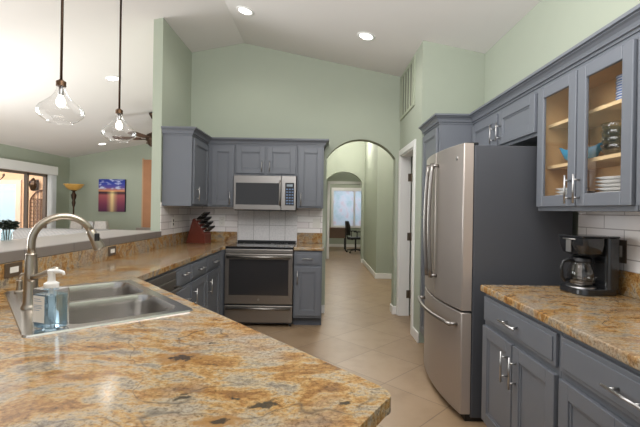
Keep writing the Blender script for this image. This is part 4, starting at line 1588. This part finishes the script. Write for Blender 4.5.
def pendant(y, z, x=-1.82, src=None, label=''):
    if src:
        return dup(src, (x, y, z), 0, label)
    t = thing('pendant_lamp', label, 'pendant lamp', (x, y, z), 0, 'glass pendants over the bar')
    g = obj('glass_shade', lathe(BM(), GP, 48), M['pendglass'], t, smooth=True)
    obj('glass_rim', lathe(BM(), [(0.0785 + 0.0025 * math.cos(a), 0.003 * math.sin(a)) for a in [2 * PI * k / 8 for k in range(9)]], 40), M['pendglass'], g, smooth=True)
    obj('collar', lathe(BM(), [(0.0, 0.250), (0.022, 0.250), (0.031, 0.252), (0.031, 0.284), (0.022, 0.290), (0.012, 0.298), (0, 0.298)], 24), M['copper'], t, smooth=False)
    top_z = cz(x) - z
    obj('rod', tube(BM(), [(0, 0, 0.296), (0, 0, top_z - 0.02)], 0.009, 10), M['bronze'], t, smooth=True)
    obj('canopy', lathe(BM(), [(0, top_z - 0.03), (0.05, top_z - 0.028), (0.065, top_z - 0.012), (0.065, top_z - 0.014 + 0.002)], 24), M['bronze'], t)
    so = obj('socket', lathe(BM(), [(0, 0.252), (0.012, 0.250), (0.016, 0.225), (0.018, 0.195), (0.014, 0.188), (0, 0.188)], 20), M['nickel'], t, smooth=True)
    obj('bulb', lathe(BM(), [(0.012, 0.190), (0.016, 0.178), (0.027, 0.155), (0.030, 0.138), (0.026, 0.120), (0.014, 0.108), (0, 0.105)], 20), M['bulb'], so, smooth=True)
    return t


p1 = pendant(2.78, 1.925, label='clear glass pendant lamp hanging left, nearer the camera, by the sink')
p2 = pendant(3.66, 1.945, x=-1.86, src=p1, label='clear glass pendant lamp hanging nearer the pillar, farther from the camera')
# ------------------------------------------------------------------ recessed ceiling lights
def can(x, y, label, energy):
    z = cz(x)
    t = thing('recessed_light', label, 'ceiling light', (x, y, z))
    sgn = 1 if x > RX else -1
    t.rotation_euler = (0, math.atan(SL) * sgn, 0)
    obj('trim_ring', lathe(BM(), [(0.070, -0.004), (0.078, -0.010), (0.096, -0.006), (0.100, -0.0005)], 32), M['white'], t, smooth=True)
    obj('lens', lathe(BM(), [(0, -0.003), (0.070, -0.004)], 32), M['lens'], t)
    lamp_light('recessed_lamp_light', (x - sgn * 0.01, y, z - 0.05), energy * 0.36, 0.10, (1.0, 0.97, 0.93), math.radians(150))
    return t


can(-0.85, 4.30, 'recessed ceiling light right of the ridge, above the microwave wall', 36)
can(0.455, 4.28, 'recessed ceiling light in the right slope before the arch', 36)
can(-2.93, 5.58, 'recessed living room ceiling light beside the farther pendant rod', 36)
can(-4.89, 8.90, 'recessed living room ceiling light above the sunset painting, farthest away', 30)

# ------------------------------------------------------------------ ceiling fan
fx, fy = -3.12, 7.38
fz_ = cz(fx)
fn = thing('ceiling_fan', 'dark brown ceiling fan half hidden behind the pillar', 'ceiling fan', (fx, fy, 0))
obj('canopy', lathe(BM(), [(0, fz_ - 0.12), (0.03, fz_ - 0.12), (0.075, fz_ - 0.04), (0.078, fz_ - 0.02), (0.0, fz_ - 0.012)], 24), M['bronze'], fn, smooth=True)
obj('downrod', tube(BM(), [(0, 0, 2.70), (0, 0, fz_ - 0.11)], 0.013, 10), M['bronze'], fn, smooth=True)
obj('motor', lathe(BM(), [(0, 2.72), (0.04, 2.72), (0.11, 2.68), (0.13, 2.62), (0.12, 2.57), (0.09, 2.545), (0.085, 2.50), (0.05, 2.465), (0, 2.46)], 28), M['bronze'], fn, smooth=True)
mbl = plain('walnut_fan_blade', (84, 60, 46), 0.5, var=0.15, scale=12)
for k in range(5):
    a = math.radians(118 + 72 * k)
    mt_ = Matrix.Rotation(a, 4, 'Z') @ Matrix.Translation((0, 0, 2.60)) @ Matrix.Rotation(math.radians(12), 4, 'X')
    bl_ = obj('blade', prism(BM(), [(0.2, -0.05), (0.34, -0.066), (0.66, -0.07), (0.69, -0.04), (0.69, 0.04), (0.66, 0.07), (0.34, 0.066), (0.2, 0.05)], -0.004, 0.004, 'z', mt_), mbl, fn)
    bm = BM()
    box(bm, 0.1, 0.24, -0.018, 0.018, -0.012, -0.0045, mt_)
    obj('blade_iron', bm, M['bronze'], bl_)

# ------------------------------------------------------------------ living room things
mpic, ntp, bp_ = new_mat('sunset_print')
tcp = N(ntp, 'ShaderNodeTexCoord')
spx = N(ntp, 'ShaderNodeSeparateXYZ')
ntp.links.new(tcp.outputs['Generated'], spx.inputs[0])
skyr = ramp(ntp, [(0.0, (84, 34, 70)), (0.25, (132, 56, 84)), (0.5, (176, 92, 96)), (0.57, (58, 34, 44)), (0.60, (60, 36, 60)), (0.64, (226, 150, 96)), (0.74, (96, 76, 150)), (0.86, (46, 66, 168)), (1.0, (28, 46, 140))])
ntp.links.new(spx.outputs[2], skyr.inputs['Fac'])
cn = N(ntp, 'ShaderNodeTexNoise')
cn.inputs['Scale'].default_value = 3.5
cn.inputs['Detail'].default_value = 5
cmp_ = N(ntp, 'ShaderNodeMapping')
cmp_.inputs['Scale'].default_value = (1, 1, 3.4)
ntp.links.new(tcp.outputs['Generated'], cmp_.inputs['Vector'])
ntp.links.new(cmp_.outputs[0], cn.inputs['Vector'])
crp = ramp(ntp, [(0.52, (0, 0, 0, 1)), (0.64, (0.9, 0.9, 0.9, 1))])
ntp.links.new(cn.outputs['Fac'], crp.inputs['Fac'])
hm = ramp(ntp, [(0.66, (0, 0, 0, 1)), (0.72, (1, 1, 1, 1))])
ntp.links.new(spx.outputs[2], hm.inputs['Fac'])
cmul = N(ntp, 'ShaderNodeMath', operation='MULTIPLY')
ntp.links.new(crp.outputs['Color'], cmul.inputs[0])
ntp.links.new(hm.outputs['Color'], cmul.inputs[1])
mc1 = N(ntp, 'ShaderNodeMix', data_type='RGBA')
ntp.links.new(cmul.outputs[0], mc1.inputs[0])
ntp.links.new(skyr.outputs['Color'], mc1.inputs[6])
mc1.inputs[7].default_value = L4((206, 214, 240))
# sun column on the water
dx = N(ntp, 'ShaderNodeMath', operation='SUBTRACT')
dx.inputs[1].default_value = 0.52
ntp.links.new(spx.outputs[0], dx.inputs[0])
dab = N(ntp, 'ShaderNodeMath', operation='ABSOLUTE')
ntp.links.new(dx.outputs[0], dab.inputs[0])
colr = ramp(ntp, [(0.02, (1, 1, 1, 1)), (0.10, (0.35, 0.35, 0.35, 1)), (0.22, (0, 0, 0, 1))])
ntp.links.new(dab.outputs[0], colr.inputs['Fac'])
wm = ramp(ntp, [(0.02, (0.55, 0.55, 0.55, 1)), (0.3, (0.8, 0.8, 0.8, 1)), (0.55, (0.95, 0.95, 0.95, 1)), (0.58, (0.35, 0.35, 0.35, 1)), (0.61, (0.8, 0.8, 0.8, 1)), (0.66, (0, 0, 0, 1))])
ntp.links.new(spx.outputs[2], wm.inputs['Fac'])
cm2 = N(ntp, 'ShaderNodeMath', operation='MULTIPLY')
ntp.links.new(colr.outputs['Color'], cm2.inputs[0])
ntp.links.new(wm.outputs['Color'], cm2.inputs[1])
mc2 = N(ntp, 'ShaderNodeMix', data_type='RGBA')
ntp.links.new(cm2.outputs[0], mc2.inputs[0])
ntp.links.new(mc1.outputs[2], mc2.inputs[6])
mc2.inputs[7].default_value = L4((255, 226, 160))
ntp.links.new(mc2.outputs[2], bp_.inputs['Base Color'])
bp_.inputs['Roughness'].default_value = 0.6
pa = thing('canvas_painting', 'blue and purple sunset seascape canvas on living room wall', 'painting', (-5.035, YF - 0.001, 1.225))
obj('canvas', box(BM(), -0.315, 0.315, -0.04, -0.002, 0, 0.78), mpic, pa)
obj('wrapped_edge', box(BM(), 0.3151, 0.328, -0.04, -0.002, 0, 0.78), plain('dark_canvas_edge', (40, 34, 50), 0.7), pa)

fl = thing('floor_lamp', 'bronze torchiere floor lamp with amber bowl in the corner', 'floor lamp', (-5.66, 9.15, 0))
obj('base', lathe(BM(), [(0, 0), (0.15, 0), (0.15, 0.015), (0.09, 0.035), (0.03, 0.07), (0, 0.07)], 28), M['bronze'], fl, smooth=True)
obj('pole', lathe(BM(), [(0.016, 0.06), (0.016, 0.5), (0.028, 0.54), (0.016, 0.6), (0.016, 1.32), (0.03, 1.36), (0.042, 1.42), (0.028, 1.48), (0.05, 1.54), (0.058, 1.60), (0.03, 1.65), (0.03, 1.69), (0.06, 1.70), (0.06, 1.71)], 18), M['bronze'], fl, smooth=True)
obj('bowl_shade', lathe(BM(), [(0.05, 1.705), (0.10, 1.72), (0.16, 1.77), (0.19, 1.82), (0.215, 1.845), (0.21, 1.848), (0.18, 1.825), (0.15, 1.78), (0.09, 1.735), (0, 1.73)], 32), M['amber'], fl, smooth=True)


def cushion(bm, x0, x1, y0, y1, z0, z1, r, puff=0.0):
    rows = []
    n = 8
    for i in range(n + 1):
        t = i / n
        a = -PI / 2 + PI * t
        s = (1 - math.cos(a)) * r
        z = (z0 + z1) / 2 + math.sin(a) * (z1 - z0) / 2
        rows.append([(x, y, z) for x, y in rrect(x0 + s, x1 - s, y0 + s, y1 - s, max(0.01, r - s * 0.5), 5)])
    return loft(bm, rows)


sf = thing('sofa', 'pale grey quilted sofa behind the bar ledge', 'sofa', (-4.80, 6.15, 0))
SWs = 1.78
msf, nts, bs = new_mat('quilted_grey_fabric')
bs.inputs['Base Color'].default_value = L4((186, 181, 176))
bs.inputs['Roughness'].default_value = 0.95
tcs = N(nts, 'ShaderNodeTexCoord')
wv1 = N(nts, 'ShaderNodeTexWave')
wv1.bands_direction = 'DIAGONAL'
wv1.inputs['Scale'].default_value = 10
wv1.inputs['Distortion'].default_value = 3
nts.links.new(tcs.outputs['Object'], wv1.inputs['Vector'])
rs_ = ramp(nts, [(0.0, (122, 118, 115)), (0.25, (130, 126, 123)), (1.0, (136, 132, 128))])
nts.links.new(wv1.outputs['Fac'], rs_.inputs['Fac'])
nts.links.new(rs_.outputs['Color'], bs.inputs['Base Color'])
bpq = N(nts, 'ShaderNodeBump')
bpq.inputs['Strength'].default_value = 0.2
bpq.inputs['Distance'].default_value = 0.01
nts.links.new(wv1.outputs['Fac'], bpq.inputs['Height'])
nts.links.new(bpq.outputs['Normal'], bs.inputs['Normal'])
obj('base', box(BM(), 0.02, SWs - 0.02, 0.04, 0.88, 0.10, 0.32), M['sofa'], sf, 0.03)
bm = BM()
rows = []
for x, s in ((0.0, 0.6), (0.02, 0.88), (0.06, 1.0), (SWs - 0.06, 1.0), (SWs - 0.02, 0.88), (SWs, 0.6)):
    row = []
    for y, z in rrect(-0.13 * s, 0.13 * s, -0.34 * s, 0.34 * s, 0.125 * s, 8):
        row.append((x, 0.13 + y, 0.65 + z))
    rows.append(row)
loft(bm, rows)
smooth_angle(obj('backrest', bm, msf, sf), 50)
for x in (0.2, 0.2 + (SWs - 0.4) / 2 + 0.002):
    obj('seat_cushion', cushion(BM(), x, x + (SWs - 0.4) / 2 - 0.002, 0.265, 0.9, 0.321, 0.46, 0.04), M['sofa'], sf, smooth=True)
for x0 in (0.02, SWs - 0.198):
    obj('arm', cushion(BM(), x0, x0 + 0.176, 0.27, 0.88, 0.321, 0.66, 0.05), M['sofa'], sf, smooth=True)
for x in (0.08, SWs - 0.08):
    for y in (0.1, 0.8):
        obj('leg', box(BM(), x - 0.025, x + 0.025, y - 0.025, y + 0.025, 0, 0.10), M['bronze'], sf)

ac = thing('armchair', 'cream patterned armchair under the painting beyond the sofa', 'armchair', (-4.86, 8.3, 0), 0.0)
obj('seat', cushion(BM(), -0.27, 0.27, -0.5, 0.02, 0.28, 0.48, 0.05), M['armfab'], ac, smooth=True)
for x0 in (-0.38, 0.12):
    obj('back_cushion', cushion(BM(), x0, x0 + 0.26 + (0.0 if x0 < 0 else 0.02), 0.02, 0.16, 0.3, 1.04, 0.03), M['armfab'], ac, smooth=True)
obj('back_centre', cushion(BM(), -0.118, 0.118, 0.03, 0.15, 0.3, 1.03, 0.03), M['sofa'], ac, smooth=True)
for x0 in (-0.39, 0.275):
    obj('arm', cushion(BM(), x0, x0 + 0.115, -0.5, 0.015, 0.12, 0.64, 0.04), M['armfab'], ac, smooth=True)
for x in (-0.3, 0.3):
    for y in (-0.42, 0.08):
        obj('leg', box(BM(), x - 0.02, x + 0.02, y - 0.02, y + 0.02, 0, 0.29 if abs(x) < 0.26 else 0.30 if y > 0 else 0.12), M['bronze'], ac)

# small vase of greenery on the ledge
vs_ = thing('bud_vase', 'clear glass vase of dark greenery on the bar ledge at left edge', 'vase', (-2.215, 2.82, 1.0915))
obj('glass_jar', lathe(BM(), [(0, 0.001), (0.03, 0.001), (0.036, 0.01), (0.038, 0.05), (0.030, 0.075), (0.034, 0.085)], 24), thin_glass('vase_glass', (0.86, 0.92, 0.92), 1.6, 2.0), vs_, smooth=True)
bm = BM()
rnd = random.Random(3)
for k in range(420):
    u, v = rnd.random() * 2 * PI, math.acos(2 * rnd.random() - 1)
    r = rnd.random() ** 0.4
    c = Vector((0.085 * r * math.sin(v) * math.cos(u), 0.085 * r * math.sin(v) * math.sin(u), 0.112 + 0.036 * r * math.cos(v)))
    rot = Matrix.Rotation(rnd.random() * 6.3, 4, 'Z') @ Matrix.Rotation(rnd.uniform(-1.2, 1.2), 4, 'X')
    s = rnd.uniform(0.011, 0.018)
    q = [rot @ Vector(p) * s + c for p in ((-1, 0, 0), (-0.3, 0.45, 0.12), (0.4, 0.4, 0.12), (1, 0, 0), (0.4, -0.4, 0.12), (-0.3, -0.45, 0.12))]
    bm.faces.new([bm.verts.new(p) for p in q])
obj('foliage', bm, M['leaf'], vs_)
bm = BM()
for k in range(6):
    a = k * 1.05
    tube(bm, [(0.012 * math.cos(a), 0.012 * math.sin(a), 0.008), (0.02 * math.cos(a), 0.02 * math.sin(a), 0.08), (0.045 * math.cos(a), 0.045 * math.sin(a), 0.115)], 0.0022, 5)
obj('stems', bm, M['leaf'], vs_)

# ------------------------------------------------------------------ office at the end of the hall
dk = thing('office_desk', 'brown office desk under the window at the end of the hall', 'desk', (0.02, 13.2, 0))
obj('desktop', box(BM(), 0, 0.84, 0, 0.62, 0.735, 0.762), M['desk'], dk, 0.004)
obj('modesty_panel', box(BM(), 0.05, 0.79, 0.03, 0.05, 0.42, 0.735), M['desk'], dk)
for x in (0.03, 0.81):
    for y in (0.04, 0.58):
        obj('leg', box(BM(), x - 0.022, x + 0.022, y - 0.022, y + 0.022, 0, 0.735) if y > 0.1 else box(BM(), x - 0.018, x + 0.018, y - 0.022, y + 0.022, 0, 0.735), M['black'], dk)

oc = thing('office_chair', 'black mesh swivel office chair beside the desk', 'office chair', (1.12, 12.75, 0), math.radians(-75))
obj('seat', cushion(BM(), -0.23, 0.23, -0.23, 0.23, 0.43, 0.50, 0.05), M['black'], oc, smooth=True)
bm = BM()
rows = []
for z, y, wd in ((0.56, -0.25, 0.19), (0.70, -0.265, 0.22), (0.85, -0.275, 0.22), (0.98, -0.30, 0.18), (1.01, -0.305, 0.15)):
    rows.append([(-wd, y - 0.012, z), (0, y - 0.032, z), (wd, y - 0.012, z), (wd, y + 0.012, z), (0, y - 0.008, z), (-wd, y + 0.012, z)])
loft(bm, rows)
obj('backrest', bm, M['black'], oc)
obj('back_post', tube(BM(), [(0, -0.1, 0.42), (0, -0.27, 0.44), (0, -0.3, 0.6)], 0.018, 8), M['black'], oc)
for sx in (-1, 1):
    obj('armrest', tube(BM(), [(sx * 0.2, -0.05, 0.45), (sx * 0.26, -0.05, 0.5), (sx * 0.26, -0.05, 0.66), (sx * 0.26, -0.16, 0.68), (sx * 0.26, 0.12, 0.68)], 0.016, 8), M['black'], oc)
obj('gas_column', tube(BM(), [(0, 0, 0.10), (0, 0, 0.43)], 0.026, 12), M['black'], oc)
for k in range(5):
    a = k * 2 * PI / 5 + 0.3
    lg = obj('base_leg', tube(BM(), [(0.02 * math.cos(a), 0.02 * math.sin(a), 0.11), (0.29 * math.cos(a), 0.29 * math.sin(a), 0.075)], 0.02, 8, rs=[0.024, 0.014]), M['black'], oc)
    bm = BM()
    px_, py_ = 0.29 * math.cos(a), 0.29 * math.sin(a)
    tube(bm, [(px_ - 0.02 * math.sin(a), py_ + 0.02 * math.cos(a), 0.03), (px_ + 0.02 * math.sin(a), py_ - 0.02 * math.cos(a), 0.03)], 0.03, 12)
    obj('caster', bm, M['black'], lg)
